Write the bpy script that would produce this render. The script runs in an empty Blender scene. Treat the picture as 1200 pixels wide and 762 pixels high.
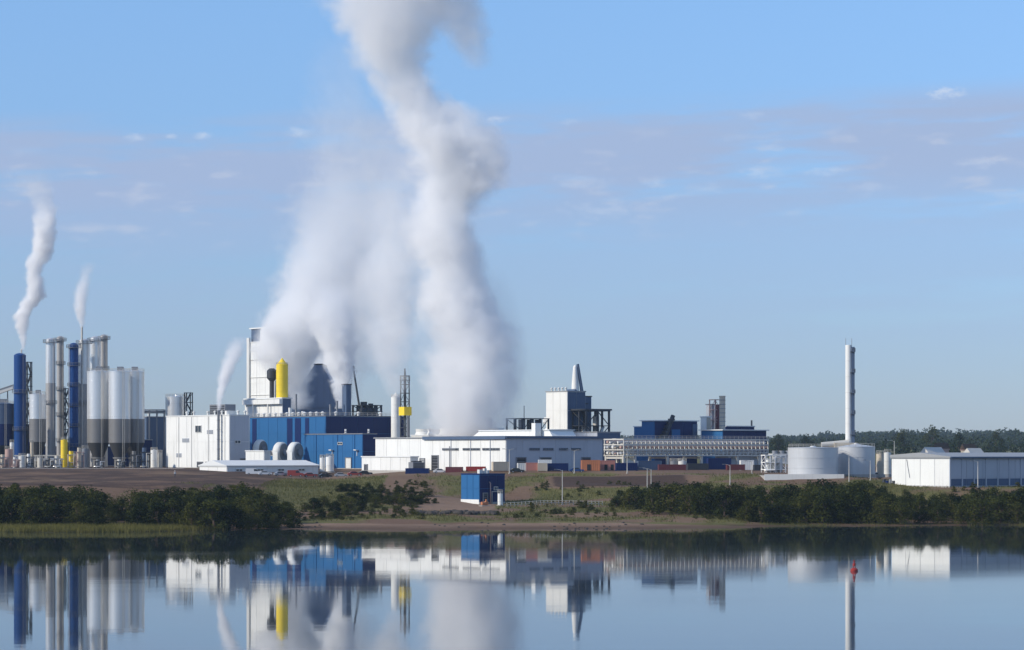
import bpy, math, random
from mathutils import Vector, noise as mnoise
R = math.radians
random.seed(7)
scene = bpy.context.scene
col = scene.collection

# ------------------------------------------------------------------ camera
F = 3030.0      # focal length in photo pixels (1200 wide)
CZ = 18.3       # camera height above the river
HV = 530.0      # photo row of the horizon
cam_d = bpy.data.cameras.new('camera')
cam_d.sensor_width = 36.0
cam_d.lens = 36.0 * F / 1200.0
cam_d.shift_y = (HV - 381.0) / 1200.0
cam_d.clip_start = 1.0
cam_d.clip_end = 60000.0
cam = bpy.data.objects.new('camera', cam_d)
cam.location = (0, 0, CZ)
cam.rotation_euler = (R(90), 0, 0)
col.objects.link(cam)
scene.camera = cam

# ------------------------------------------------------------------ light
SUN_AZ = 69.0    # degrees to the left of "behind the camera"
SUN_EL = 30.0
S = Vector((-math.sin(R(SUN_AZ)) * math.cos(R(SUN_EL)), -math.cos(R(SUN_AZ)) * math.cos(R(SUN_EL)), math.sin(R(SUN_EL))))
sun_d = bpy.data.lights.new('sun', 'SUN')
sun_d.energy = 4.0
sun_d.angle = R(0.55)
sun_d.color = (1.0, 0.92, 0.79)
sun = bpy.data.objects.new('sun', sun_d)
sun.rotation_euler = S.to_track_quat('Z', 'Y').to_euler()
sun.location = (-300, -200, 400)
col.objects.link(sun)

world = bpy.data.worlds.new('World')
scene.world = world
world.use_nodes = True
WT = world.node_tree
for n in list(WT.nodes): WT.nodes.remove(n)


class NT:
    """small helper for node trees"""
    def __init__(self, tree): self.t = tree
    def n(self, typ, **kw):
        nd = self.t.nodes.new(typ)
        for k, v in kw.items(): setattr(nd, k, v)
        return nd
    def l(self, a, b): self.t.links.new(a, b)
    def val(self, sock, x):
        if isinstance(x, (int, float)): sock.default_value = x
        elif isinstance(x, (tuple, list)): sock.default_value = x
        else: self.l(x, sock)
    def math(self, op, a, b=None, c=None, clamp=False):
        nd = self.n('ShaderNodeMath', operation=op); nd.use_clamp = clamp
        self.val(nd.inputs[0], a)
        if b is not None: self.val(nd.inputs[1], b)
        if c is not None: self.val(nd.inputs[2], c)
        return nd.outputs[0]
    def vmath(self, op, a, b=None):
        nd = self.n('ShaderNodeVectorMath', operation=op)
        self.val(nd.inputs[0], a)
        if b is not None: self.val(nd.inputs[1], b)
        return nd.outputs[0]
    def noise(self, vec, scale, detail=3.0, rough=0.55, color=False):
        nd = self.n('ShaderNodeTexNoise')
        if vec is not None: self.l(vec, nd.inputs['Vector'])
        nd.inputs['Scale'].default_value = scale; nd.inputs['Detail'].default_value = detail
        nd.inputs['Roughness'].default_value = rough
        return nd.outputs['Color' if color else 'Fac']
    def smooth(self, x, lo, hi, a=0.0, b=1.0):
        nd = self.n('ShaderNodeMapRange', interpolation_type='SMOOTHSTEP')
        self.val(nd.inputs[0], x); self.val(nd.inputs[1], lo); self.val(nd.inputs[2], hi)
        nd.inputs[3].default_value = a; nd.inputs[4].default_value = b
        return nd.outputs[0]
    def mix(self, fac, a, b, typ='MIX'):
        nd = self.n('ShaderNodeMix', data_type='RGBA', blend_type=typ)
        self.val(nd.inputs[0], fac)
        self.val(nd.inputs[6], a if not isinstance(a, tuple) else (*a[:3], 1)); self.val(nd.inputs[7], b if not isinstance(b, tuple) else (*b[:3], 1))
        return nd.outputs[2]
    def sep(self, v):
        nd = self.n('ShaderNodeSeparateXYZ'); self.l(v, nd.inputs[0]); return nd.outputs
    def comb(self, x, y, z):
        nd = self.n('ShaderNodeCombineXYZ')
        for i, q in enumerate((x, y, z)): self.val(nd.inputs[i], q)
        return nd.outputs[0]


def build_world():
    w = NT(WT)
    out = w.n('ShaderNodeOutputWorld')
    bg = w.n('ShaderNodeBackground'); bg.inputs[1].default_value = 0.1
    w.l(bg.outputs[0], out.inputs[0])
    sky = w.n('ShaderNodeTexSky', sky_type='NISHITA')
    sky.sun_disc = False
    sky.sun_elevation = R(SUN_EL)
    sky.sun_rotation = math.atan2(S.x, S.y)
    sky.altitude = 0; sky.air_density = 1.0; sky.dust_density = 0.2; sky.ozone_density = 3.0
    # thin cloud sheets laid out by compass direction and elevation
    tc = w.n('ShaderNodeTexCoord')
    x, y, z = w.sep(tc.outputs['Generated'])
    az = w.math('ARCTAN2', x, y)                      # 0 straight ahead, + to the right
    hor = w.math('SQRT', w.math('ADD', w.math('MULTIPLY', x, x), w.math('MULTIPLY', y, y)))
    el = w.math('DIVIDE', z, w.math('MAXIMUM', hor, 0.05))   # tangent of elevation
    base = w.mix(1.0, sky.outputs[0], w.mix(w.smooth(el, -.02, .26), SKY_LOW, SKY_TINT), 'MULTIPLY')
    # streaky stratus: long in azimuth, thin in elevation, slightly rising to the right
    el2 = w.math('SUBTRACT', el, w.math('MULTIPLY', az, 0.035))
    vec = w.comb(w.math('MULTIPLY', az, 3.0), w.math('MULTIPLY', el2, 42.0), 0.0)
    vec2 = w.comb(w.math('MULTIPLY', az, 14.0), w.math('MULTIPLY', el2, 95.0), 3.7)
    n1 = w.noise(vec, 1.0, 4.0, 0.55)
    n2 = w.noise(vec2, 1.0, 3.0, 0.6)
    band = w.math('MULTIPLY', w.smooth(el2, 0.070, 0.108), w.smooth(el2, 0.138, 0.124))
    high = w.math('MULTIPLY', w.smooth(el2, 0.22, 0.30), 0.4)
    low = w.math('MULTIPLY', w.math('MULTIPLY', w.smooth(el2, 0.02, 0.05), w.smooth(el2, 0.10, 0.07)), 0.3)
    band = w.math('ADD', w.math('ADD', band, high), low)
    f1 = w.math('MULTIPLY', band, w.smooth(w.math('ADD', n1, w.math('MULTIPLY', w.math('SUBTRACT', n2, 0.5), 1.1)), 0.16, 0.54))
    base = w.mix(w.math('MULTIPLY', f1, 0.95), base, CLOUD_GREY)
    # broken pale puffs in and below the sheet
    vec3 = w.comb(w.math('MULTIPLY', az, 46.0), w.math('MULTIPLY', el2, 150.0), 9.1)
    n3 = w.noise(vec3, 1.0, 3.0, 0.55)
    lowb = w.math('MULTIPLY', w.smooth(el2, 0.075, 0.095), w.smooth(el2, 0.128, 0.112))
    f2 = w.math('MULTIPLY', lowb, w.smooth(n3, 0.53, 0.75))
    base = w.mix(w.math('MULTIPLY', f2, 0.55), base, CLOUD_PALE)
    # a few separate fair-weather clouds, far off: (azimuth, elevation, half width, half height, strength)
    tot = None
    nn = w.noise(w.comb(w.math('MULTIPLY', az, 190.0), w.math('MULTIPLY', el, 420.0), 1.3), 1.0, 3.0, 0.6)
    for (u, v, du, dv, st) in CUMULUS:
        dx = w.math('DIVIDE', w.math('SUBTRACT', az, math.atan((u - 600) / F)), du / F)
        dy = w.math('DIVIDE', w.math('SUBTRACT', el, (HV - v) / F), dv / F)
        d2 = w.math('SQRT', w.math('ADD', w.math('MULTIPLY', dx, dx), w.math('MULTIPLY', dy, dy)))
        e = w.math('ADD', w.math('SUBTRACT', 1.0, d2), w.math('MULTIPLY', w.math('SUBTRACT', nn, 0.5), 2.6))
        m = w.smooth(e, 0.0, 1.3, 0.0, st * .8)
        tot = m if tot is None else w.math('MAXIMUM', tot, m)
    base = w.mix(tot, base, CLOUD_WHITE)
    w.l(base, bg.inputs[0])


SKY_TINT = (1.27, 1.50, 1.76)   # colour balance aloft
SKY_LOW = (0.67, 0.80, 1.22)    # and near the horizon
CLOUD_GREY = (3.8, 4.85, 7.1)
CLOUD_PALE = (5.6, 6.2, 7.7)
CLOUD_WHITE = (7.0, 7.6, 8.8)
CUMULUS = [(1111, 115, 24, 10, .9), (581, 139, 16, 7, .75), (240, 161, 14, 7, .6), (198, 163, 10, 5, .45), (160, 165, 14, 6, .5),
           (349, 157, 20, 8, .45), (668, 143, 16, 5, .35), (880, 137, 22, 6, .3), (700, 247, 52, 11, .3), (676, 212, 40, 9, .3), (770, 213, 22, 9, .35),
           (889, 206, 16, 8, .45), (965, 204, 26, 8, .4), (1148, 196, 32, 8, .4), (1012, 222, 40, 7, .25), (830, 222, 26, 8, .25)]
build_world()

scene.render.engine = 'CYCLES'
scene.view_settings.view_transform = 'Standard'
scene.view_settings.look = 'None'
scene.view_settings.exposure = 0.0
scene.view_settings.gamma = 1.0
cy = scene.cycles
cy.use_denoising = True
cy.max_bounces = 14
cy.diffuse_bounces = 3
cy.glossy_bounces = 3
cy.transmission_bounces = 3
cy.volume_bounces = 10
cy.transparent_max_bounces = 12
cy.volume_max_steps = 256
cy.sample_clamp_indirect = 8.0

# ------------------------------------------------------------------ photo pixel + distance -> place
def X(u, D): return (u - 600.0) / F * D
def Z(v, D): return CZ - (v - HV) / F * D
A = R(38.0)                       # the plant's building grid is turned 38 degrees
DR = (math.cos(A), math.sin(A))   # along the right-hand (shaded) faces
DL = (-math.sin(A), math.cos(A))  # along the left-hand (sunlit) faces
def run(uc, D, ut, d):            # length along direction d from (uc, D) until column ut
    k = (ut - 600.0) / F
    return (k * D - X(uc, D)) / (d[0] - k * d[1])

# ------------------------------------------------------------------ materials
def mat(name, rgb, rough=0.6, metal=0.0, var=0.12, scale=0.35, streak=0.0, spec=0.4, bump=0.0, fine=3.0, rand=0.0):
    m = bpy.data.materials.new(name); m.use_nodes = True
    t = NT(m.node_tree); b = m.node_tree.nodes['Principled BSDF']
    tc = t.n('ShaderNodeTexCoord'); o = tc.outputs['Object']
    geo = t.n('ShaderNodeNewGeometry')
    n = t.noise(geo.outputs['Position'], scale, 4.0, 0.6)
    nf = t.noise(geo.outputs['Position'], fine, 2.0, 0.6)
    f = t.math('ADD', t.math('MULTIPLY', t.math('SUBTRACT', n, 0.5), 2.2 * var), t.math('MULTIPLY', t.math('SUBTRACT', nf, 0.5), 0.8 * var))
    if streak:
        px, py, pz = t.sep(geo.outputs['Position'])
        sv = t.comb(t.math('MULTIPLY', px, 1.1), t.math('MULTIPLY', py, 1.1), t.math('MULTIPLY', pz, 0.07))
        ns = t.noise(sv, 1.0, 3.0, 0.6)
        f = t.math('SUBTRACT', f, t.math('MULTIPLY', t.smooth(ns, 0.5, 0.78), streak))
    if rand:
        oi = t.n('ShaderNodeObjectInfo')
        f = t.math('ADD', f, t.math('MULTIPLY', t.math('SUBTRACT', oi.outputs['Random'], 0.5), rand))
    mul = t.math('ADD', f, 1.0)
    c = t.n('ShaderNodeMix', data_type='RGBA', blend_type='MULTIPLY'); c.inputs[0].default_value = 1.0
    c.inputs[6].default_value = (*rgb, 1)
    cc = t.n('ShaderNodeCombineColor'); 
    for i in range(3): t.l(mul, cc.inputs[i])
    t.l(cc.outputs[0], c.inputs[7])
    t.l(c.outputs[2], b.inputs['Base Color'])
    b.inputs['Roughness'].default_value = rough; b.inputs['Metallic'].default_value = metal
    b.inputs['Specular IOR Level'].default_value = spec
    if bump:
        bp = t.n('ShaderNodeBump'); bp.inputs['Strength'].default_value = bump; bp.inputs['Distance'].default_value = 0.3
        t.l(nf, bp.inputs['Height']); t.l(bp.outputs[0], b.inputs['Normal'])
    return m

M = {}
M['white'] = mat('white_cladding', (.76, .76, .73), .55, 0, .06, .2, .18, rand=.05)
M['white2'] = mat('offwhite_paint', (.66, .66, .63), .6, 0, .08, .3, .14, rand=.08)
M['roofwhite'] = mat('white_roof_sheet', (.70, .71, .70), .5, 0, .06, .2)
M['roofgrey'] = mat('grey_roof_sheet', (.30, .31, .32), .55, 0, .10, .2, rand=.05)
M['grey_shade_clad'] = mat('grey_and_shaded_white', (.42, .45, .50), .55, 0, .06, .2, .08, rand=.05)  # also the shaded copy of white cladding, for right-hand faces
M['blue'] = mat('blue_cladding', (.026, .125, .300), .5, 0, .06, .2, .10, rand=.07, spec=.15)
M['navy'] = mat('navy_and_shaded_blue', (.008, .022, .10), .5, 0, .08, .2, .08, rand=.07, spec=.15)  # also the shaded copy of the blue, for right-hand faces
M['bluetower'] = mat('blue_tower_paint', (.010, .055, .20), .45, 0, .08, .3, .12, spec=.15)
M['alu'] = mat('bright_aluminium', (.74, .74, .73), .30, .55, .02, .25, .06)
M['alu2'] = mat('dull_aluminium', (.20, .195, .19), .42, .25, .03, .25, .12)
M['alumid'] = mat('mid_grey_aluminium', (.40, .39, .38), .42, .3, .03, .25, .1)
M['aludark'] = mat('dark_hopper_steel', (.05, .05, .052), .6, .1, .1, .3, .1)
M['steel'] = mat('grey_steel', (.22, .23, .25), .5, .3, .1, .5)
M['dark'] = mat('dark_steel', (.045, .05, .06), .55, .2, .15, .5)
M['slate'] = mat('slate_and_shade_sheet', (.085, .125, .20), .55, 0, .08, .2, .1, spec=.15)  # also carries painted shade on some white buildings' right faces
M['hallblue'] = mat('hall_blue_sheet', (.20, .26, .38), .6, 0, .06, .2, .08, spec=.15)
M['yellow'] = mat('yellow_paint', (.85, .62, .03), .45, 0, .06, .4, .10)
M['orange'] = mat('orange_container_paint', (.50, .19, .085), .55, 0, .10, .5, .12)
M['pink'] = mat('faded_red_paint', (.46, .20, .16), .55, 0, .10, .5, .12)
M['red'] = mat('red_paint', (.30, .030, .024), .45, 0, .10, .5)
M['maroon'] = mat('maroon_paint', (.13, .03, .035), .5, 0, .1, .5)
M['beige'] = mat('beige_paint', (.52, .45, .35), .6, 0, .1, .4, .1)
M['concrete'] = mat('concrete', (.40, .38, .35), .85, 0, .15, .5, .1, bump=.2)
M['galv'] = mat('galvanised_frame', (.56, .54, .49), .5, .15, .1, .5)
M['tankgrey'] = mat('silver_tank_paint', (.54, .55, .56), .4, .2, .03, .25, .10)
M['pinkpipe'] = mat('primer_pipe', (.45, .30, .26), .5, .1, .1, .5)
M['glass'] = mat('dark_window_glass', (.02, .03, .045), .08, 0, .05, .5, spec=.6)
M['opening'] = mat('dark_doorway', (.02, .022, .028), .8, 0, .1, .5)
M['tyre'] = mat('tyre_rubber', (.015, .015, .015), .85, 0, .1, 2)
M['carwhite'] = mat('white_car_paint', (.72, .72, .72), .25, 0, .03, .5)
M['carred'] = mat('red_car_paint', (.32, .05, .04), .3, 0, .05, .5)
M['carblue'] = mat('blue_car_paint', (.02, .06, .2), .3, 0, .05, .5)
M['cardark'] = mat('dark_car_paint', (.03, .032, .035), .3, 0, .05, .5)
M['carsilver'] = mat('silver_car_paint', (.45, .46, .48), .3, .5, .05, .5)
M['lamp'] = mat('headlamp_lens', (.7, .7, .68), .2, 0, .02, .5)
M['bark'] = mat('bark', (.09, .06, .042), .9, 0, .25, 2.0, bump=.5)
M['rock'] = mat('dark_rock', (.06, .052, .046), .9, 0, .3, .6, bump=.6)
M['skin'] = mat('skin', (.40, .24, .17), .6, 0, .05, 2)
M['shirt'] = mat('white_shirt', (.75, .75, .73), .8, 0, .06, 2)
M['trousers'] = mat('dark_trousers', (.03, .032, .045), .8, 0, .1, 2)
M['hair'] = mat('dark_hair', (.02, .015, .012), .7, 0, .1, 2)


def foliage(name, dark, light, trans=0.25):
    m = bpy.data.materials.new(name); m.use_nodes = True
    t = NT(m.node_tree); b = m.node_tree.nodes['Principled BSDF']
    geo = t.n('ShaderNodeNewGeometry'); oi = t.n('ShaderNodeObjectInfo')
    n = t.noise(geo.outputs['Position'], 0.22, 3.0, 0.6)
    f = t.math('ADD', t.math('MULTIPLY', t.math('SUBTRACT', n, 0.5), 1.6), t.math('MULTIPLY', oi.outputs['Random'], 0.75), clamp=True)
    f = t.math('ADD', f, t.math('MULTIPLY', t.math('SUBTRACT', geo.outputs['Random Per Island'], 0.5), 0.5), clamp=True)
    c = t.mix(f, dark, light)
    t.l(c, b.inputs['Base Color']); b.inputs['Roughness'].default_value = .65
    b.inputs['Specular IOR Level'].default_value = .06
    tr = t.n('ShaderNodeBsdfTranslucent'); t.l(c, tr.inputs[0])
    mx = t.n('ShaderNodeMixShader'); mx.inputs[0].default_value = trans
    t.l(b.outputs[0], mx.inputs[1]); t.l(tr.outputs[0], mx.inputs[2])
    t.l(mx.outputs[0], m.node_tree.nodes['Material Output'].inputs[0])
    return m
M['leaf'] = foliage('thicket_leaves', (.010, .020, .004), (.066, .074, .015))
M['leaf2'] = foliage('olive_leaves', (.038, .050, .012), (.11, .105, .026))
M['farleaf'] = foliage('far_wood_leaves', (.020, .034, .016), (.070, .082, .038), .1)
M['reed'] = foliage('reed_blades', (.08, .085, .022), (.20, .18, .055), .3)
M['grass'] = foliage('grass_blades', (.06, .07, .02), (.16, .14, .055), .3)

# ------------------------------------------------------------------ mesh helpers
class MB:
    def __init__(self): self.v = []; self.f = []
    def add(self, vs, fs):
        k = len(self.v); self.v += [tuple(p) for p in vs]; self.f += [tuple(k + i for i in f) for f in fs]; return self
    def box(self, x0, x1, y0, y1, z0, z1):
        return self.add([(x0, y0, z0), (x1, y0, z0), (x1, y1, z0), (x0, y1, z0), (x0, y0, z1), (x1, y0, z1), (x1, y1, z1), (x0, y1, z1)],
                        [(0, 3, 2, 1), (4, 5, 6, 7), (0, 1, 5, 4), (1, 2, 6, 5), (2, 3, 7, 6), (3, 0, 4, 7)])
    def lathe(self, cx, cy, prof, n=28):
        """surface of revolution; rings are split at sharp bends and at the caps so shading stays crisp"""
        def ring(r, z): return [(cx + r * math.cos(2 * math.pi * i / n), cy + r * math.sin(2 * math.pi * i / n), z) for i in range(n)]
        side = [(i, (i + 1) % n) for i in range(n)]
        cur = None; k0 = len(self.v)
        for j in range(len(prof) - 1):
            (r0, z0), (r1, z1) = prof[j], prof[j + 1]
            a = math.atan2(r1 - r0, z1 - z0)
            if cur is None or abs(a - pa) > 0.5:
                k0 = len(self.v); self.v += ring(r0, z0)
            k1 = len(self.v); self.v += ring(r1, z1)
            self.f += [(k0 + i, k0 + i2, k1 + i2, k1 + i) for i, i2 in side]
            k0 = k1; pa = a; cur = j
        self.add(ring(*prof[0]), [tuple(range(n - 1, -1, -1))])
        self.add(ring(*prof[-1]), [tuple(range(n))])
        return self
    def cyl(self, cx, cy, z0, z1, r0, r1=None, n=28):
        return self.lathe(cx, cy, [(r0, z0), (r0 if r1 is None else r1, z1)], n)
    def tube(self, p, q, r, r2=None, n=8):
        p = Vector(p); q = Vector(q); d = (q - p)
        if d.length < 1e-6: return self
        d.normalize(); up = Vector((0, 0, 1)) if abs(d.z) < .95 else Vector((1, 0, 0))
        a = d.cross(up).normalized(); b = d.cross(a); r2 = r if r2 is None else r2
        vs = []
        for (c, rr) in ((p, r), (q, r2)):
            for i in range(n):
                t = 2 * math.pi * i / n; vs.append(c + a * (rr * math.cos(t)) + b * (rr * math.sin(t)))
        self.add(vs, [(i, (i + 1) % n, n + (i + 1) % n, n + i) for i in range(n)])
        return self.add(vs, [tuple(range(n - 1, -1, -1)), tuple(range(n, 2 * n))])
    def path(self, pts, r, n=8):
        """one continuous bent tube"""
        pts = [Vector(p) for p in pts]; vs = []; fs = []
        for k, p in enumerate(pts):
            d = (pts[min(k + 1, len(pts) - 1)] - pts[max(k - 1, 0)]).normalized()
            up = Vector((0, 1, 0)) if abs(d.y) < .9 else Vector((1, 0, 0))
            a = d.cross(up).normalized(); b = d.cross(a)
            for i in range(n):
                t = 2 * math.pi * i / n; vs.append(p + a * (r * math.cos(t)) + b * (r * math.sin(t)))
        for k in range(len(pts) - 1):
            for i in range(n):
                i2 = (i + 1) % n; fs.append((k * n + i, k * n + i2, (k + 1) * n + i2, (k + 1) * n + i))
        m = (len(pts) - 1) * n
        fs += [tuple(range(n - 1, -1, -1)), tuple(m + i for i in range(n))]
        return self.add(vs, fs)
    def prism(self, poly, x0, x1):
        """polygon in (y,z) extruded along x"""
        n = len(poly)
        vs = [(x0, y, z) for y, z in poly] + [(x1, y, z) for y, z in poly]
        fs = [tuple(range(n)), tuple(range(2 * n - 1, n - 1, -1))] + [(i, n + i, n + (i + 1) % n, (i + 1) % n) for i in range(n)]
        return self.add(vs, fs)
    def prism_y(self, poly, y0, y1):
        n = len(poly)
        vs = [(x, y0, z) for x, z in poly] + [(x, y1, z) for x, z in poly]
        fs = [tuple(range(n)), tuple(range(2 * n - 1, n - 1, -1))] + [(i, n + i, n + (i + 1) % n, (i + 1) % n) for i in range(n)]
        return self.add(vs, fs)
    def mesh(self, name, m, smooth=None):
        me = bpy.data.meshes.new(name); me.from_pydata(self.v, [], self.f)
        me.materials.append(M[m] if isinstance(m, str) else m)
        if smooth:
            me.polygons.foreach_set('use_smooth', [len(p.vertices) == 4 for p in me.polygons])
        me.update()
        return me
    def build(self, name, m, parent=None, smooth=False):
        return link(name, self.mesh(name, m, smooth), parent)

def link(name, data, parent=None, loc=None, rz=0):
    o = bpy.data.objects.new(name, data); col.objects.link(o)
    if parent is not None: o.parent = parent
    if loc is not None: o.location = loc
    if rz: o.rotation_euler = (0, 0, rz)
    return o
def tag(o, label, cat, group=None, kind=None):
    if label: o['label'] = label
    if cat: o['category'] = cat
    if group: o['group'] = group
    if kind: o['kind'] = kind
    return o
def thing(name, label, cat, loc, rz=0.0, group=None):
    o = link(name, None, None, loc, rz); o.empty_display_size = 1.0
    return tag(o, label, cat, group)
def part(name, m, parent, fn, smooth=False):
    b = MB(); fn(b); return b.build(name, m, parent, smooth)
def copy_tree(o, parent=None):
    c = o.copy(); col.objects.link(c)
    if parent is not None: c.parent = parent
    for ch in KIDS.get(o.name, None) or o.children: copy_tree(ch, c)
    return c
KIDS = {}
def to_local(root, x, y):
    dx, dy = x - root.location.x, y - root.location.y; a = -root.rotation_euler.z
    return dx * math.cos(a) - dy * math.sin(a), dx * math.sin(a) + dy * math.cos(a)

# ------------------------------------------------------------------ ground
PROFILES = [  # world x, then (distance, height)
    (-4000, [(500, -3), (588, 0), (640, 3), (700, 9.5), (850, 12.3), (1100, 12.6)]),
    (-130, [(500, -3), (590, 0), (600, .5), (640, 1.8), (672, 3.6), (690, 7.0), (705, 9.6), (760, 10.8), (850, 12.3), (1000, 12.6)]),
    (-88, [(500, -3), (592, 0), (604, .5), (640, 1.8), (672, 3.4), (690, 6.4), (710, 9.3), (760, 10.6), (840, 11.0), (880, 12.3), (1000, 12.6)]),
    (-62, [(500, -3), (612, 0), (640, 1.2), (680, 4.0), (730, 7.5), (790, 9.7), (880, 10.1), (905, 12.3), (1000, 12.6)]),
    (-32, [(500, -3), (614, 0), (645, 1.4), (690, 3.2), (725, 5.0), (750, 8.0), (790, 11.2), (830, 12.2), (1000, 12.6)]),
    (-10, [(500, -3), (616, 0), (650, 1.5), (690, 3.0), (725, 3.9), (747, 4.4), (772, 9.5), (800, 12.2), (1000, 12.6)]),
    (25, [(500, -3), (618, 0), (655, 1.6), (700, 3.2), (730, 4.0), (747, 5.4), (762, 8.6), (772, 8.8), (782, 10.8), (800, 12.2), (1000, 12.6)]),
    (50, [(500, -3), (628, 0), (655, 1.6), (700, 3.9), (730, 5.4), (750, 7.0), (762, 8.8), (772, 9.0), (782, 11.0), (800, 12.2), (1000, 12.6)]),
    (70, [(500, -3), (640, 0), (660, .9), (700, 2.2), (722, 5.6), (750, 9.0), (775, 11.1), (820, 12.2), (1000, 12.6)]),
    (100, [(500, -3), (643, 0), (663, .9), (702, 2.4), (735, 8.0), (765, 11.0), (800, 11.6), (1000, 12.6)]),
    (124, [(500, -3), (645, 0), (665, .9), (704, 2.6), (728, 8.2), (790, 8.5), (830, 11.0), (1000, 12.6)]),
    (4000, [(500, -3), (645, 0), (665, .9), (704, 2.6), (728, 8.2), (790, 8.5), (830, 11.0), (1000, 12.6)]),
]
def lerp_prof(p, y):
    if y <= p[0][0]: return p[0][1]
    for (a, za), (b, zb) in zip(p, p[1:]):
        if y <= b: return za + (zb - za) * (y - a) / (b - a)
    return p[-1][1]
def smooth(t): t = max(0.0, min(1.0, t)); return t * t * (3 - 2 * t)
def gz(x, y):
    for (xa, pa), (xb, pb) in zip(PROFILES, PROFILES[1:]):
        if x <= xb:
            t = max(0.0, (x - xa) / (xb - xa))
            z = lerp_prof(pa, y) * (1 - t) + lerp_prof(pb, y) * t; break
    else: z = lerp_prof(PROFILES[-1][1], y)
    if y > 1150:   # far country: low rise to the right
        far = 1.0 if x > 200 else smooth((x + 500) / 700.0)
        z += smooth((y - 1150) / 3800.0) * (4 + 17 * far)
    k = smooth((y - 575) / 40.0) * (1 - smooth((y - 800) / 60.0))
    if k > 0:
        z += k * (0.5 * mnoise.noise(Vector((x * .045, y * .045, 0))) + 0.22 * mnoise.noise(Vector((x * .16, y * .16, 3))))
    if y < 660:   # wavy edge of the water
        z += 0.35 * mnoise.noise(Vector((x * .03, 7.7, 0))) + .12 * mnoise.noise(Vector((x * .11, 1.7, 0)))
    return z

def weights(x, y):
    """own colour of the ground: grass, sand, dark spoil"""
    n = mnoise.noise(Vector((x * .05, y * .05, 5))) * .5 + mnoise.noise(Vector((x * .15, y * .15, 9))) * .35
    g = s = d = 0.0
    if y < 730:
        if x < -72: g = (.55 if y < 680 else .12 if x < -85 else .4) + n
        elif x > 62: g = .5 + n
        else: g = (.15 if y < 680 else .35) + n
    if -72 < x < -38 and 650 < y < 800: g = .85 + n
    if 5 < x < 62 and 738 < y < 762: g = .75 + n
    if -72 < x < 60 and 632 < y < 700: g = .52 + n * 1.3
    if x > 60 and 735 < y < 790: g = .35 + n
    if x > 95 and y < 800: g = .5 + n
    if -30 < x < 62 and 690 < y < 800: g = max(g, .52 + n)
    if y > 1150: g = .9
    sh = 1.0 if -72 < x < 62 else 0.0
    if x < -72: sh = smooth((x + 86) / 14.0) * .8
    if x > 62: sh = 1 - smooth((x - 62) / 10.0)
    if y < 655: s = sh * (1 - smooth((y - 626) / 14.0)) * 1.1 + n * .35 * sh
    if -26 < x < -4 and 686 < y < 745: s = max(s, .85 + n * .4)
    if 8 < x < 58: d = smooth((y - 758) / 4.0) * (1 - smooth((y - 784) / 4.0)) * smooth((x - 8) / 9.) * (1 - smooth((x - 48) / 9.))  # dark band puts the sloping face's shade into the colour
    if x < -58 and y > 700: d = .55 + n * .5
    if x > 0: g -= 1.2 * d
    return (max(0, min(1, g)), max(0, min(1, s)), max(0, min(1, d)))

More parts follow.
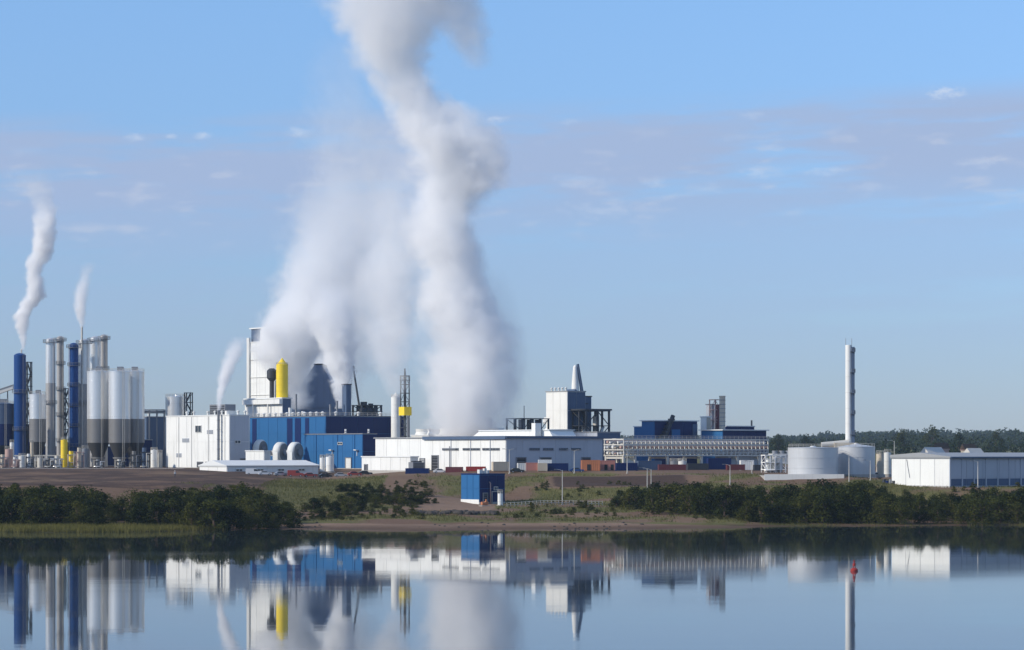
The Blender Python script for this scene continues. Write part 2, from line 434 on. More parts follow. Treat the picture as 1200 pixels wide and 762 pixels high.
def ground():
    xs = [-4200, -3300, -2400, -1500, -900, -600, -420, -320] + [-270 + 3.0 * i for i in range(181)] + [320, 420, 600, 900, 1500, 2400, 3300, 4200]
    ys = [480, 540] + [570 + 2.5 * i for i in range(100)] + [822 + 8 * i for i in range(35)] + [1130, 1200, 1300, 1450, 1650, 1900, 2200, 2500, 2800, 3100, 3600, 4200, 5000, 6000, 7000]
    vs = [(x, y, gz(x, y)) for y in ys for x in xs]
    nx = len(xs)
    fs = [(j * nx + i, j * nx + i + 1, (j + 1) * nx + i + 1, (j + 1) * nx + i) for j in range(len(ys) - 1) for i in range(nx - 1)]
    m = bpy.data.materials.new('ground_earth'); m.use_nodes = True
    t = NT(m.node_tree); b = m.node_tree.nodes['Principled BSDF']
    at = t.n('ShaderNodeAttribute', attribute_name='cover')
    rr = t.n('ShaderNodeSeparateColor'); t.l(at.outputs['Color'], rr.inputs[0])
    geo = t.n('ShaderNodeNewGeometry'); pos = geo.outputs['Position']
    n1 = t.noise(pos, .12, 4, .6); n2 = t.noise(pos, .9, 4, .65); n3 = t.noise(pos, .03, 3, .5)
    earth = t.mix(n2, (.098, .058, .038), (.205, .130, .086))
    earth = t.mix(t.smooth(n3, .4, .65), earth, t.mix(n2, (.13, .082, .050), (.24, .165, .105)))
    spoil_and_shade = t.mix(n2, (.038, .024, .018), (.095, .060, .044))  # dark earth, and the painted shade of the bank slope
    grass = t.mix(n1, (.050, .062, .016), (.19, .165, .058))
    grass = t.mix(t.smooth(n2, .55, .8), grass, (.19, .155, .08))
    sand = t.mix(t.math('ADD', t.math('MULTIPLY', n2, .6), t.math('MULTIPLY', n1, .4)), (.12, .078, .052), (.32, .215, .148))
    def edge(w): return t.smooth(t.math('ADD', w, t.math('MULTIPLY', t.math('SUBTRACT', t.math('ADD', t.math('MULTIPLY', n1, .5), t.math('MULTIPLY', n2, .5)), .5), .9)), .38, .62)
    c = t.mix(edge(rr.outputs[2]), earth, spoil_and_shade)
    c = t.mix(edge(rr.outputs[0]), c, grass)
    c = t.mix(edge(rr.outputs[1]), c, sand)
    # wet band at the water's edge
    wz = t.sep(pos)[2]
    c = t.mix(t.smooth(wz, .75, .15), c, t.mix(1.0, c, (.5, .47, .45), 'MULTIPLY'))
    t.l(c, b.inputs['Base Color']); b.inputs['Roughness'].default_value = .95; b.inputs['Specular IOR Level'].default_value = .15
    bp = t.n('ShaderNodeBump'); bp.inputs['Strength'].default_value = .6; bp.inputs['Distance'].default_value = .5
    t.l(n2, bp.inputs['Height']); t.l(bp.outputs[0], b.inputs['Normal'])
    me = bpy.data.meshes.new('ground'); me.from_pydata(vs, [], fs)
    ca = me.color_attributes.new('cover', 'FLOAT_COLOR', 'POINT')
    buf = []
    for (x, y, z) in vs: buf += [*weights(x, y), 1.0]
    ca.data.foreach_set('color', buf)
    me.materials.append(m); me.polygons.foreach_set('use_smooth', [True] * len(me.polygons)); me.update()
    tag(link('ground', me), 'brown earth and grass river bank rising to the mill', None, None, 'structure')
ground()

def water():
    m = bpy.data.materials.new('river_water'); m.use_nodes = True
    t = NT(m.node_tree); b = m.node_tree.nodes['Principled BSDF']
    b.inputs['Base Color'].default_value = (.022, .034, .040, 1); b.inputs['IOR'].default_value = 1.333
    b.inputs['Specular IOR Level'].default_value = .5
    geo = t.n('ShaderNodeNewGeometry'); x, y, z = t.sep(geo.outputs['Position'])
    calm = t.noise(t.comb(t.math('MULTIPLY', x, .006), t.math('MULTIPLY', y, .02), 0.0), 1.0, 3, .5)
    t.l(t.smooth(calm, .35, .7, WATER_ROUGH[0], WATER_ROUGH[1]), b.inputs['Roughness'])
    n1 = t.noise(t.comb(t.math('MULTIPLY', x, .25), t.math('MULTIPLY', y, .55), 0.0), 1.0, 2, .5)
    n2 = t.noise(t.comb(t.math('MULTIPLY', x, .05), t.math('MULTIPLY', y, .12), 4.0), 1.0, 2, .5)
    hgt = t.math('ADD', t.math('MULTIPLY', n1, .0022), t.math('MULTIPLY', n2, .010))
    bp = t.n('ShaderNodeBump'); bp.inputs['Strength'].default_value = 1.0; bp.inputs['Distance'].default_value = WATER_BUMP
    t.l(hgt, bp.inputs['Height']); t.l(bp.outputs[0], b.inputs['Normal'])
    b2 = MB(); b2.add([(-4200, -600, 0), (4200, -600, 0), (4200, 700, 0), (-4200, 700, 0)], [(0, 1, 2, 3)])
    o = b2.build('river_water', m); tag(o, 'calm river reflecting the mill and the sky', None, None, 'structure')
WATER_ROUGH = (.024, .055); WATER_BUMP = .6
water()

def road():
    b = MB(); n = 40; x0, x1 = -260.0, -118.0
    vs = []
    for k in range(n + 1):
        x = x0 + (x1 - x0) * k / n
        vs += [(x, 922, gz(x, 922) + .03), (x, 936, gz(x, 936) + .03)]
    b.add(vs, [(2 * k, 2 * k + 2, 2 * k + 3, 2 * k + 1) for k in range(n)])
    tag(b.build('service_road', 'concrete'), 'pale concrete service road along the foot of the silos', None, None, 'structure')
road()

# ------------------------------------------------------------------ building kit
_panel_cache = {}
def panel_mesh(axis, w, h, m, th=.16):
    key = (axis, round(w, 2), round(h, 2), m)
    if key not in _panel_cache:
        b = MB()
        if axis == 'L': b.box(-.10, .06, 0, w, 0, h)
        elif axis == 'R': b.box(0, w, -.10, .06, 0, h)
        _panel_cache[key] = b.mesh('wall_panel', m)
    return _panel_cache[key]
def panels(root, axis, a0, a1, z0, z1, pw, m, rows=1, skip=(), off=0.0, gap=.14, name='wall_panel'):
    """cladding panels, each its own piece, on the left (x=off) or right (y=off) face"""
    n = max(1, round((a1 - a0) / pw)); w = (a1 - a0) / n; h = (z1 - z0) / rows
    for i in range(n):
        for j in range(rows):
            p0 = a0 + i * w; q0 = z0 + j * h
            if any(p0 < s[1] and p0 + w > s[0] and q0 < s[3] and q0 + h > s[2] for s in skip): continue
            me = panel_mesh(axis, w - gap, h - gap, m)
            link(name, me, root, (off, p0 + gap / 2, q0 + gap / 2) if axis == 'L' else (p0 + gap / 2, off, q0 + gap / 2))
def window(root, axis, a, z, w, h, name='window', frame='white2', pane='glass', nm=2, off=0.0):
    b = MB(); t = .14
    def bx(a0, a1, z0, z1, d0, d1):
        if axis == 'L': b.box(-d1 + off, -d0 + off, a0, a1, z0, z1)
        else: b.box(a0, a1, -d1 + off, -d0 + off, z0, z1)
    bx(a, a + w, z, z + t, .02, .24); bx(a, a + w, z + h - t, z + h, .02, .24)
    for k in range(nm + 1):
        p = a + (w - t) * k / nm; bx(p, p + t, z + t, z + h - t, .02, .235)
    o = b.build(name, frame, root)
    b = MB(); bx(a + .02, a + w - .02, z + .02, z + h - .02, 0, .17); b.build('pane', pane, o)
    return o
def door(root, axis, a, z, w, h, m='opening', off=0.0, name='loading_door', slats=5):
    b = MB()
    def bx(a0, a1, z0, z1, d0, d1):
        if axis == 'L': b.box(-d1 + off, -d0 + off, a0, a1, z0, z1)
        else: b.box(a0, a1, -d1 + off, -d0 + off, z0, z1)
    bx(a, a + w, z, z + h, .0, .13)
    o = b.build(name, m, root)
    b = MB(); bx(a - .25, a, z, z + h + .25, 0, .3); bx(a + w, a + w + .25, z, z + h + .25, 0, .3); bx(a, a + w, z + h, z + h + .25, 0, .298)
    b.build('frame', 'steel', o)
    b = MB()
    for k in range(slats): bx(a + .1, a + w - .1, z + h * (k + .5) / slats, z + h * (k + .5) / slats + .12, .1, .17)
    b.build('slat', 'steel' if m == 'opening' else 'white2', o)
    return o
def railing(parent, pts, h=1.1, m='steel', r=.06):
    b = MB()
    for p, q in zip(pts, pts[1:]):
        p = Vector(p); q = Vector(q); n = max(1, int((q - p).length / 2.0))
        for i in range(n + 1):
            c = p.lerp(q, i / n); b.tube(c, c + Vector((0, 0, h)), r, n=4)
        for hh in (h, h * .5): b.tube(p + Vector((0, 0, hh)), q + Vector((0, 0, hh)), r, n=4)
    return b.build('railing', m, parent)
def block(name, label, cat, uL, uC, uR, vtop, D, zb, m, mr=None, roof='roofwhite', pw=6.0, rows=1, skipL=(), skipR=(), parapet=.0, over=.25, clad=True, group=None):
    """grid-aligned building: near corner at column uC, faces reach columns uL and uR, top at row vtop (at the corner)"""
    W = run(uC, D, uR, DR); L = run(uC, D, uL, DL); H = Z(vtop, D) - zb
    root = thing(name, label, cat, (X(uC, D), D, zb), A, group)
    part('wall', m, root, lambda b: b.box(0, W, 0, L, -1.0, H))
    part('roof', roof, root, lambda b: b.box(-over, W + over, -over, L + over, H + .004, H + .35))
    if clad:
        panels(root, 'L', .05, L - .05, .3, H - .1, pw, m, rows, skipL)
        panels(root, 'R', .05, W - .05, .3, H - .1, pw, mr or m, rows, skipR)  # a darker mr puts the right face's shade into its panels
    part('plinth', 'concrete', root, lambda b: b.box(-.16, W + .16, -.16, L + .16, -1.01, .28))
    return root, W, L, H
def vents(root, pts, r=.6, h=1.4, m='white2', cap=True):
    for (x, y, z) in pts:
        o = part('roof_vent', m, root, lambda b: b.cyl(x, y, z, z + h, r * .75, n=12), True)
        if cap: part('cowl', m, o, lambda b: b.lathe(x, y, [(r * 1.2, z + h + .003), (r * 1.25, z + h + .25), (r * .3, z + h + .6)], 12), True)
def frame_tower(root, x0, x1, y0, y1, z0, z1, nz, m='dark', r=.22, brace=True, nx=1, ny=1):
    """open steel frame: each column and floor a piece"""
    for i in range(nx + 1):
        for j in range(ny + 1):
            if 0 < i < nx and 0 < j < ny: continue
            x = x0 + (x1 - x0) * i / nx; y = y0 + (y1 - y0) * j / ny
            part('column', m, root, lambda b: b.box(x - r, x + r, y - r, y + r, z0, z1))
    for k in range(1, nz + 1):
        z = z0 + (z1 - z0) * k / nz
        part('floor_deck', m, root, lambda b: (b.box(x0 - r * 1.3, x1 + r * 1.3, y0 - r * 1.3, y1 + r * 1.3, z - .3, z - .02)))
    if brace:
        for k in range(nz):
            za = z0 + (z1 - z0) * k / nz; zc = z0 + (z1 - z0) * (k + 1) / nz - .3
            for i in range(nx):
                xa = x0 + (x1 - x0) * i / nx; xb = x0 + (x1 - x0) * (i + 1) / nx
                if (i + k) % 2 == 0: xa, xb = xb, xa
                part('brace', m, root, lambda b: b.tube((xa, y0, za), (xb, y0, zc), r * .6, n=5))
            part('brace', m, root, lambda b: b.tube((x0, y0 if k % 2 else y1, za), (x0, y1 if k % 2 else y0, zc), r * .6, n=5))

def silo(u0, u1, vtop, vband, vcone, vped, D, label, name='storage_silo', up='alu', low='alu2', group=None, roofh=.12, zb=12.5):
    r = (u1 - u0) / 2 * D / F; x = X((u0 + u1) / 2, D); y = D + r
    zt, zbd, zc, zp = (Z(v, D) - zb for v in (vtop, vband, vcone, vped))
    t = thing(name, label, 'silo', (x, y, zb), 0, group)
    part('upper_shell', up, t, lambda b: b.cyl(0, 0, zbd, zt, r, n=40), True)
    part('lower_shell', low, t, lambda b: b.cyl(0, 0, zc, zbd - .003, r * 1.004, n=40), True)
    part('hopper_cone', 'aludark', t, lambda b: b.lathe(0, 0, [(r * .48, zp - .02), (r * .995, zc - .003)], 32), True)
    part('pedestal', 'alu2', t, lambda b: b.lathe(0, 0, [(r * .5, -1), (r * .5, zp * .8), (r * .62, zp * .86), (r * .62, zp)], 24), True)
    rf = part('roof', up, t, lambda b: b.lathe(0, 0, [(r * 1.02, zt + .004), (r * 1.02, zt + .3), (r * .35, zt + .3 + r * roofh), (r * .1, zt + .4 + r * roofh)], 32), True)
    part('filter_unit', 'steel', rf, lambda b: b.box(-r * .2, r * .35, -r * .25, r * .25, zt + .3 + r * roofh, zt + 1.6 + r * roofh))
    n = 8
    for k in range(1, n):
        z = zc + (zt - zc) * k / n
        part('hoop', up if z > zbd else low, t, lambda b: b.lathe(0, 0, [(r * 1.001, z - .09), (r + .05, z - .07), (r + .05, z + .07), (r * 1.001, z + .09)], 40), True)
    a = R(-62); c, s_ = math.cos(a), math.sin(a)
    part('ladder', 'galv', t, lambda b: [b.tube(((r + .35) * c - q * s_, (r + .35) * s_ + q * c, 0), ((r + .35) * c - q * s_, (r + .35) * s_ + q * c, zt + 1.2), .07, n=4) for q in (-.3, .3)])
    pts = [(r * .98 * math.cos(R(q)), r * .98 * math.sin(R(q)), zt + .3) for q in range(0, 361, 30)]
    railing(rf, pts, 1.0, 'galv', .045)
    return t

def tower(u0, u1, vtop, D, label, m='alu', mlow=None, vband=None, name='bleach_tower', plat=True, zb=12.5, group=None, ladder_m='galv', nplat=3, cat='tower', side=1):
    r = (u1 - u0) / 2 * D / F; x = X((u0 + u1) / 2, D); y = D + r; zt = Z(vtop, D) - zb
    t = thing(name, label, cat, (x, y, zb), 0, group)
    if vband:
        zm = Z(vband, D) - zb
        part('upper_shell', m, t, lambda b: b.cyl(0, 0, zm, zt, r, n=28), True)
        part('lower_shell', mlow, t, lambda b: b.cyl(0, 0, -1, zm - .003, r * 1.01, n=28), True)
    else:
        part('shell', m, t, lambda b: b.cyl(0, 0, -1, zt, r, n=28), True)
    part('top_head', m, t, lambda b: b.lathe(0, 0, [(r * 1.02, zt + .003), (r * 1.0, zt + .3), (r * .6, zt + .9), (r * .15, zt + 1.1)], 24), True)
    for k in range(1, nplat + 1):
        z = zt * k / nplat - (.9 if k == nplat else 0)
        if not plat and k == nplat: continue
        w = 1.1 if k == nplat else .7
        o = part('platform', 'steel', t, lambda b: b.lathe(0, 0, [(r * 1.0, z), (r + w, z), (r + w, z + .14), (r * 1.0, z + .14)], 20))
        pts = [((r + w - .1) * math.cos(R(q)), (r + w - .1) * math.sin(R(q)), z + .14) for q in range(0, 361, 30)]
        railing(o, pts, 1.1, 'steel', .06)
    c = R(-90 + 48 * side)
    part('ladder', ladder_m, t, lambda b: [b.tube(((r + .3) * math.cos(c + e), (r + .3) * math.sin(c + e), 0), ((r + .3) * math.cos(c + e), (r + .3) * math.sin(c + e), zt + 1), .08, n=4) for e in (-.16, .16)])
    return t, r, zt

def stair_tower(u0, u1, vtop, D, label, zb=12.5, m='dark', n=10):
    w = (u1 - u0) * D / F / (abs(DR[0]) + abs(DL[0]) * .6); H = Z(vtop, D) - zb
    t = thing('stair_tower', label, 'stairs', (X((u0 + u1) / 2, D) - .1 * w, D, zb), A)
    frame_tower(t, 0, w, 0, w * .6, -1, H, n, m, .16)
    part('stair_flight', m, t, lambda b: [b.tube((.2 if k % 2 else w - .2, w * .3, H * k / n), (w - .2 if k % 2 else .2, w * .3, H * (k + 1) / n), .3, n=4) for k in range(n)])
    return t

def vtank(u0, u1, vtop, D, label, m='white2', zb=12.5, legs=False, name='process_tank', vbase=None, cone=.25, group=None, cat='tank', stairs=False):
    r = (u1 - u0) / 2 * D / F; x = X((u0 + u1) / 2, D); y = D + r
    if vbase is not None: zb = Z(vbase, D)
    zt = Z(vtop, D) - zb
    t = thing(name, label, cat, (x, y, zb), 0, group)
    z0 = zt * .25 if legs else -.6
    part('shell', m, t, lambda b: b.cyl(0, 0, z0, zt, r, n=40), True)
    part('roof', m, t, lambda b: b.lathe(0, 0, [(r * 1.015, zt + .003), (r * 1.015, zt + .12), (r * .12, zt + r * cone), (r * .1, zt + r * cone + .3)], 32), True)
    for k in range(1, max(2, int((zt - z0) / 2.4))):
        z = z0 + (zt - z0) * k / max(2, int((zt - z0) / 2.4))
        part('hoop', m, t, lambda b: b.lathe(0, 0, [(r, z - .06), (r + .07, z - .05), (r + .07, z + .05), (r, z + .06)], 40), True)
    if legs:
        part('bottom_cone', m, t, lambda b: b.lathe(0, 0, [(r * .2, z0 - r * .5), (r * .99, z0 - .003)], 24), True)
        for k in range(4):
            a = R(45 + 90 * k); part('leg', 'steel', t, lambda b: b.tube((r * .9 * math.cos(a), r * .9 * math.sin(a), -.6), (r * .9 * math.cos(a), r * .9 * math.sin(a), z0 + .3), .14, n=6))
    else:
        part('base_ring', 'concrete', t, lambda b: b.cyl(0, 0, -.8, .15, r + .4, n=32))
    if stairs:
        def sp(b):
            n = 26
            for k in range(n):
                a = R(-150 + 110 * k / n); z = zt * k / n
                ca, sa = math.cos(a), math.sin(a)
                b.add([(r * ca - .35 * sa, r * sa + .35 * ca, z), ((r + .8) * ca - .35 * sa, (r + .8) * sa + .35 * ca, z), ((r + .8) * ca + .35 * sa, (r + .8) * sa - .35 * ca, z), (r * ca + .35 * sa, r * sa - .35 * ca, z),
                       (r * ca - .35 * sa, r * sa + .35 * ca, z + .1), ((r + .8) * ca - .35 * sa, (r + .8) * sa + .35 * ca, z + .1), ((r + .8) * ca + .35 * sa, (r + .8) * sa - .35 * ca, z + .1), (r * ca + .35 * sa, r * sa - .35 * ca, z + .1)],
                      [(0, 3, 2, 1), (4, 5, 6, 7), (0, 1, 5, 4), (1, 2, 6, 5), (2, 3, 7, 6), (3, 0, 4, 7)])
        o = part('spiral_stair', 'galv', t, sp)
        railing(o, [((r + .75) * math.cos(R(-150 + 110 * k / 10)), (r + .75) * math.sin(R(-150 + 110 * k / 10)), zt * k / 10) for k in range(11)], 1.1, 'galv', .05)
    railing(t, [(r * .97 * math.cos(R(q)), r * .97 * math.sin(R(q)), zt + .12) for q in range(0, 361, 20)], 1.0, 'galv', .045)
    return t

def stack(u, w, vtop, D, zb, label, m='white2', name='exhaust_stack', cat='chimney', group=None, rings=4, taper=.9):
    r = w / 2 * D / F; H = Z(vtop, D) - zb
    t = thing(name, label, cat, (X(u, D), D, zb), 0, group)
    part('flue', m, t, lambda b: b.lathe(0, 0, [(r, -.8), (r * taper, H - .4), (r * taper * 1.08, H - .39), (r * taper * 1.08, H), (r * taper * .8, H + .002), (r * taper * .8, H - 1)], 20), True)
    for k in range(1, rings):
        z = H * k / rings; part('flange', 'steel', t, lambda b: b.cyl(0, 0, z - .12, z + .12, r * (1 - (1 - taper) * k / rings) + .12, n=20))
    part('base_flange', 'steel', t, lambda b: b.cyl(0, 0, -.6, .3, r + .3, n=20))
    return t

# ------------------------------------------------------------------ left tower cluster
GS = 'steel silos with dark hoppers'
silo(100, 126, 436, 491, 519, 536, 975, 'tall bright silo with grey lower half, the one of three nearest the blue towers')
silo(125.5, 151, 436, 491, 519, 536, 968, 'tall bright silo with grey lower half, middle one of the row of three')
silo(143, 167.5, 436, 491, 519, 536, 977, 'tall silo in its neighbour\'s shade, last of the three beside the grey shed')
silo(32.5, 52, 463, 491, 518, 535, 975, 'short stubby silver silo between the blue tower and the tall silver towers')
silo(-14, 13.5, 474, 497, 522, 536, 985, 'slate blue silo with dark lower half beside the free-standing blue tower', up='slate', low='navy')
tb, rb, hb = tower(15, 29, 417, 985, 'free-standing dark blue tower with a small steaming pipe on top', m='bluetower', plat=False, ladder_m='steel')
part('vent_pipe', 'galv', tb, lambda b: b.tube((.6, 0, hb), (.6, 0, hb + 2.6), .28, n=8))
tower(52.5, 64, 399, 1000, 'slender silver tower with railed crown and grey lower half, next to the stubby silo', m='alu', mlow='alumid', vband=449, nplat=2)
tower(65.5, 74, 397, 1008, 'thin dark tower close behind the slender silver tower', m='alumid', nplat=5, name='pipe_tower')
tower(80, 91, 405, 1000, 'second blue tower, thinner, wrapped in pale ladders, between silver towers', m='bluetower', nplat=6, ladder_m='alu', side=-1)
tt, rr_, hh_ = tower(91, 104, 400, 1006, 'silver tower carrying a tall thin steaming pipe, beside the second blue tower', m='alu', mlow='alumid', vband=450, nplat=2)
part('vent_pipe', 'galv', tt, lambda b: b.tube((-.4, -rr_ - .5, -.5), (-.4, -rr_ - .5, Z(383, 1006) - 12.5), .42, n=8), True)
tower(104.5, 117, 397, 1015, 'silver tower rising behind the first tall silo, railed crown on top', m='alu', mlow='alumid', vband=450, nplat=2)
tower(116.5, 125.5, 395, 1022, 'thin dull grey tower rising just behind the railed silver one', m='alumid', nplat=4, name='pipe_tower')
stair_tower(29.5, 36, 424, 992, 'dark open stair tower hugging the free-standing blue tower', n=9)
stair_tower(74, 81, 455, 1003, 'dark open stair tower between the thin dark tower and second blue tower', n=8)

# base clutter of the cluster
vtank(70.5, 78.5, 516, 965, 'yellow upright tank at the foot of the second blue tower', 'yellow')
vtank(82, 90, 533, 962, 'small beige tank between the yellow tank and the silos', 'beige', cone=.35)
vtank(21, 29, 535, 960, 'squat white tank at the foot of the free-standing blue tower', 'white2')
vtank(5, 14, 527, 962, 'dull brown upright tank below the slate blue silo', 'pinkpipe')
vtank(11, 16, 519, 964, 'narrow white tank on legs below the slate blue silo', 'white', legs=True)
vtank(35, 39, 519, 963, 'slim cream tank in front of the stubby silo', 'beige')
vtank(95, 103, 526, 963, 'grey pump tank in front of the first tall silo', 'steel')
vtank(43, 50, 537, 960, 'low grey tank under the stubby silo hopper', 'galv')
vtank(176, 184, 528, 962, 'small white upright tank beside the big white building', 'white')
vtank(184.5, 190, 531, 965, 'small galvanised tank squeezed beside the small white one', 'galv')

def skid(u, D, w, h, label, ms):
    t = thing('valve_skid', label, 'machinery', (X(u, D), D, 12.45), A * .4)
    frame_tower(t, 0, w, 0, w * .7, -.6, h, 2, ms[0], .11)
    part('vessel', ms[1], t, lambda b: b.cyl(w * .35, w * .3, .1, h * 1.25, w * .26, n=12), True)
    part('vessel', ms[2], t, lambda b: b.cyl(w * .78, w * .3, .1, h * .8, w * .17, n=12), True)
    part('pipe', ms[2], t, lambda b: b.path([(-.6, -.3, .6), (w * .6, -.3, .6), (w * .6, -.3, h * .9), (w + .6, -.3, h * .9)], .16, 8), True)
for (u, D, w, h, lab, ms) in ((0, 955, 3.0, 4.0, 'cluttered valve skid with a cream vessel below the slate blue silo', ('steel', 'beige', 'pinkpipe')),
        (15, 950, 2.4, 3.2, 'rusty pipe skid between the brown tank and the squat white tank', ('pinkpipe', 'white2', 'pinkpipe')),
        (31, 952, 2.6, 4.2, 'valve skid with a pale vessel before the stubby silo', ('dark', 'white', 'steel')),
        (54, 952, 2.6, 3.0, 'grey valve skid at the foot of the slender silver tower', ('dark', 'alu2', 'white2')),
        (64, 948, 2.8, 3.6, 'low grey pump skid between slender silver tower and yellow tank', ('steel', 'galv', 'alu')),
        (80, 950, 3.2, 5.0, 'yellowish valve skid beside the yellow tank', ('beige', 'yellow', 'beige')),
        (90, 948, 2.6, 6.0, 'brown pipe skid before the first tall silo', ('pinkpipe', 'beige', 'steel')),
        (112, 948, 2.8, 2.6, 'low dark pump skid under the first tall silo hopper', ('dark', 'steel', 'alu')),
        (137, 950, 2.8, 2.6, 'low grey pump skid under the middle tall silo hopper', ('dark', 'galv', 'steel')),
        (154, 955, 3.0, 5.0, 'dark pipe skid under the shaded last silo', ('dark', 'alu2', 'steel')),
        (166, 955, 3.0, 6.0, 'tall dark pipe skid between the silos and the small white tank', ('dark', 'slate', 'galv'))): skid(u, D, w, h, lab, ms)
r_, W, L, H = block('dark_fill_block', 'long low navy block added for darkness behind the feet of the silos', 'shed', 26, 60, 160, 524, 1045, 12.5, 'navy', roof='dark', pw=6)  # block added to darken the gaps behind the silo feet
r_, W, L, H = block('dark_fill_block', 'low navy block added for darkness behind the slate blue silo and blue tower', 'shed', -20, 8, 36, 498, 1040, 12.5, 'navy', roof='dark', pw=6, rows=2)  # second added block, same darkening behind the slate silo
def pipe_bridge(uL, uR, v0, v1, D, label, m='galv', n=8, zb=12.5, name='pipe_bridge', pipes=('alu', 'pinkpipe', 'white2', 'steel'), gap=4.0, panelled=False):
    L = run(uL, D, uR, (1, 0)); zt = Z(v0, D) - zb; zl = Z(v1, D) - zb
    t = thing(name, label, 'pipe bridge', (X(uL, D), D, zb))
    for k in range(n + 1):
        x = L * k / n
        part('post', m, t, lambda b: [b.box(x - .15, x + .15, y - .15, y + .15, -.8, zt) for y in (0,)])
        part('post', m, t, lambda b: [b.box(x - .15, x + .15, y - .15, y + .15, -.8, zt) for y in (gap,)])
    for y in (0, gap):
        for z in (zl, zt): part('beam', m, t, lambda b: b.box(-.2, L + .2, y - .18, y + .18, z - .2, z + .2))
    for i, p in enumerate(pipes):
        part('pipe', p, t, lambda b: b.tube((-1, gap * (i + .7) / (len(pipes) + .5), zl + .55), (L + 1, gap * (i + .7) / (len(pipes) + .5), zl + .55), .3, n=8), True)
    return t
pipe_bridge(-4, 98, 534, 540, 970, 'low pipe bridge running along the feet of the silos and blue towers', n=9)
pipe_bridge(166, 192, 480.5, 484, 1020, 'high thin gantry between the silos and the round tank on the white building', m='steel', n=3, pipes=('steel',), gap=2.0)
# sloping chip conveyor
def conveyor():
    D = 1030; p = (X(-14, D), D, Z(466, D)); q = (X(15, D), D, Z(456, D))
    t = thing('conveyor', 'white sloping conveyor gallery above the slate blue silo', 'conveyor', (p[0], p[1], 12.5))
    d = Vector(q) - Vector(p); z = p[2] - 12.5
    part('gallery', 'white2', t, lambda b: b.prism_y([(0, z), (d.x, z + d.z), (d.x, z + d.z + 1.6), (0, z + 1.6)], 0, 2.4))
    part('roof', 'roofgrey', t, lambda b: b.prism_y([(-.2, z + 1.61), (d.x + .2, z + d.z + 1.61), (d.x + .2, z + d.z + 1.85), (-.2, z + 1.85)], -.2, 2.6))
    for k in range(3):
        x = d.x * (k + .3) / 3; part('trestle', 'steel', t, lambda b: [b.tube((x - 1 + 2 * s, 1.2, -.8), (x, 1.2, z + d.z * (k + .3) / 3), .2, n=5) for s in (0, 1)])
conveyor()
r_, W, L, H = block('process_shed', 'dark slate shed between the silos and the big white building', 'shed', 160, 172, 196, 489, 1035, 12.5, 'slate', roof='roofgrey', pw=5, rows=2)
vents(r_, [(W * .3, L * .4, H + .35), (W * .7, L * .4, H + .35)])
r_, W, L, H = block('pump_shed', 'low dark machinery shed behind the three tall silos', 'shed', 148, 166, 178, 516, 1010, 12.5, 'navy', roof='roofgrey', pw=5)

# ------------------------------------------------------------------ big white building with round tank
Dw = 930
wb, W, L, H = block('process_building', 'big windowed white building with shaded end wall, beside the silos', 'building', 195, 269, 292, 487, Dw, 12.4, 'white', 'grey_shade_clad', pw=7.0, rows=2)  # grey right-hand panels hold the white wall's shade in their colour
def lface(root, u, D0=None):   # y along the left face that sits at column u
    return run_local(root, u, DL)
def run_local(root, u, d):
    k = (u - 600.0) / F
    return (k * root.location.y - root.location.x) / (d[0] - k * d[1])
y0, y1 = lface(wb, 236.5), lface(wb, 229.5)
window(wb, 'L', y0, Z(507, Dw + 20) - 12.4, y1 - y0, 2.6, off=-.1)
for (ua, ub) in ((257.5, 252), (248, 242), (238, 232)):
    a, b_ = lface(wb, ua), lface(wb, ub); door(wb, 'L', a, .3, b_ - a, 1.9, off=-.1)
vents(wb, [(3, L * k / 9, H + .35) for k in (1, 2, 3, 4, 6, 7)] + [(W * .5, .8 + 0, H + .35), (W * .85, .8, H + .35)], .5, 1.0)
part('parapet_unit', 'steel', wb, lambda b: b.box(3.5, 8, lface(wb, 254), lface(wb, 236), H + .352, H + 4.2))
part('louvre', 'dark', wb, lambda b: [b.box(3.3, 3.6, lface(wb, 254) + .5, lface(wb, 236) - .5, H + .9 + k * .8, H + 1.3 + k * .8) for k in range(4)])
part('parapet_unit', 'white2', wb, lambda b: b.box(2, 5, lface(wb, 262), lface(wb, 258), H + .352, H + 1.8))
for u in (210, 225, 245, 264):
    y = lface(wb, u); part('downpipe', 'white2', wb, lambda b: b.box(-.34, -.11, y - .13, y + .13, .3, H - .3))
for (ua, ub, zz) in ((222, 214, 9.5), (250, 243, 12.5), (213, 207, 4.0)):
    a, b_ = lface(wb, ua), lface(wb, ub); o = part('wall_louvre', 'grey_shade_clad', wb, lambda b: b.box(-.2, -.05, a, b_, zz, zz + 1.5))
    for q in range(4): part('slat', 'steel', o, lambda b: b.box(-.26, -.19, a + .1, b_ - .1, zz + .15 + .34 * q, zz + .28 + .34 * q))
window(wb, 'R', W * .25, 9, 2.4, 1.2, off=-.1); door(wb, 'R', W * .55, .3, 2.6, 3.2, off=-.1)
# pipe stack up the front wall
stack(256, 3.2, 481, Dw + 3.5, 12.4, 'thin grey exhaust pipe climbing the sunlit wall of the big white building', 'steel', rings=6, taper=1.0)
vtank(192, 218, 465, 1012, 'round aluminium tank standing behind the big white building\'s roof edge', 'alu', zb=12.5, cone=.12)
stair_tower(215, 224, 460, 1008, 'dark stair tower on the shaded side of the round aluminium tank', n=8)

# low white shed in front
Ds = 862; zs = 9.9
ls, W, L, H = block('low_shed', 'long low white shed with shallow white roof in front of the mill', 'shed', 234, 266, 373, 547, Ds, zs, 'white', 'white', pw=5.0, over=.4)
part('gable_roof', 'roofwhite', ls, lambda b: b.prism([(-.6, H + .36), (L + .6, H + .36), (L * .5, H + 2.1)], -.5, W + .5))
for k in range(4):
    a = W * (k + .4) / 4.4; window(ls, 'R', a, 2.0, 2.6, .8, off=-.1)

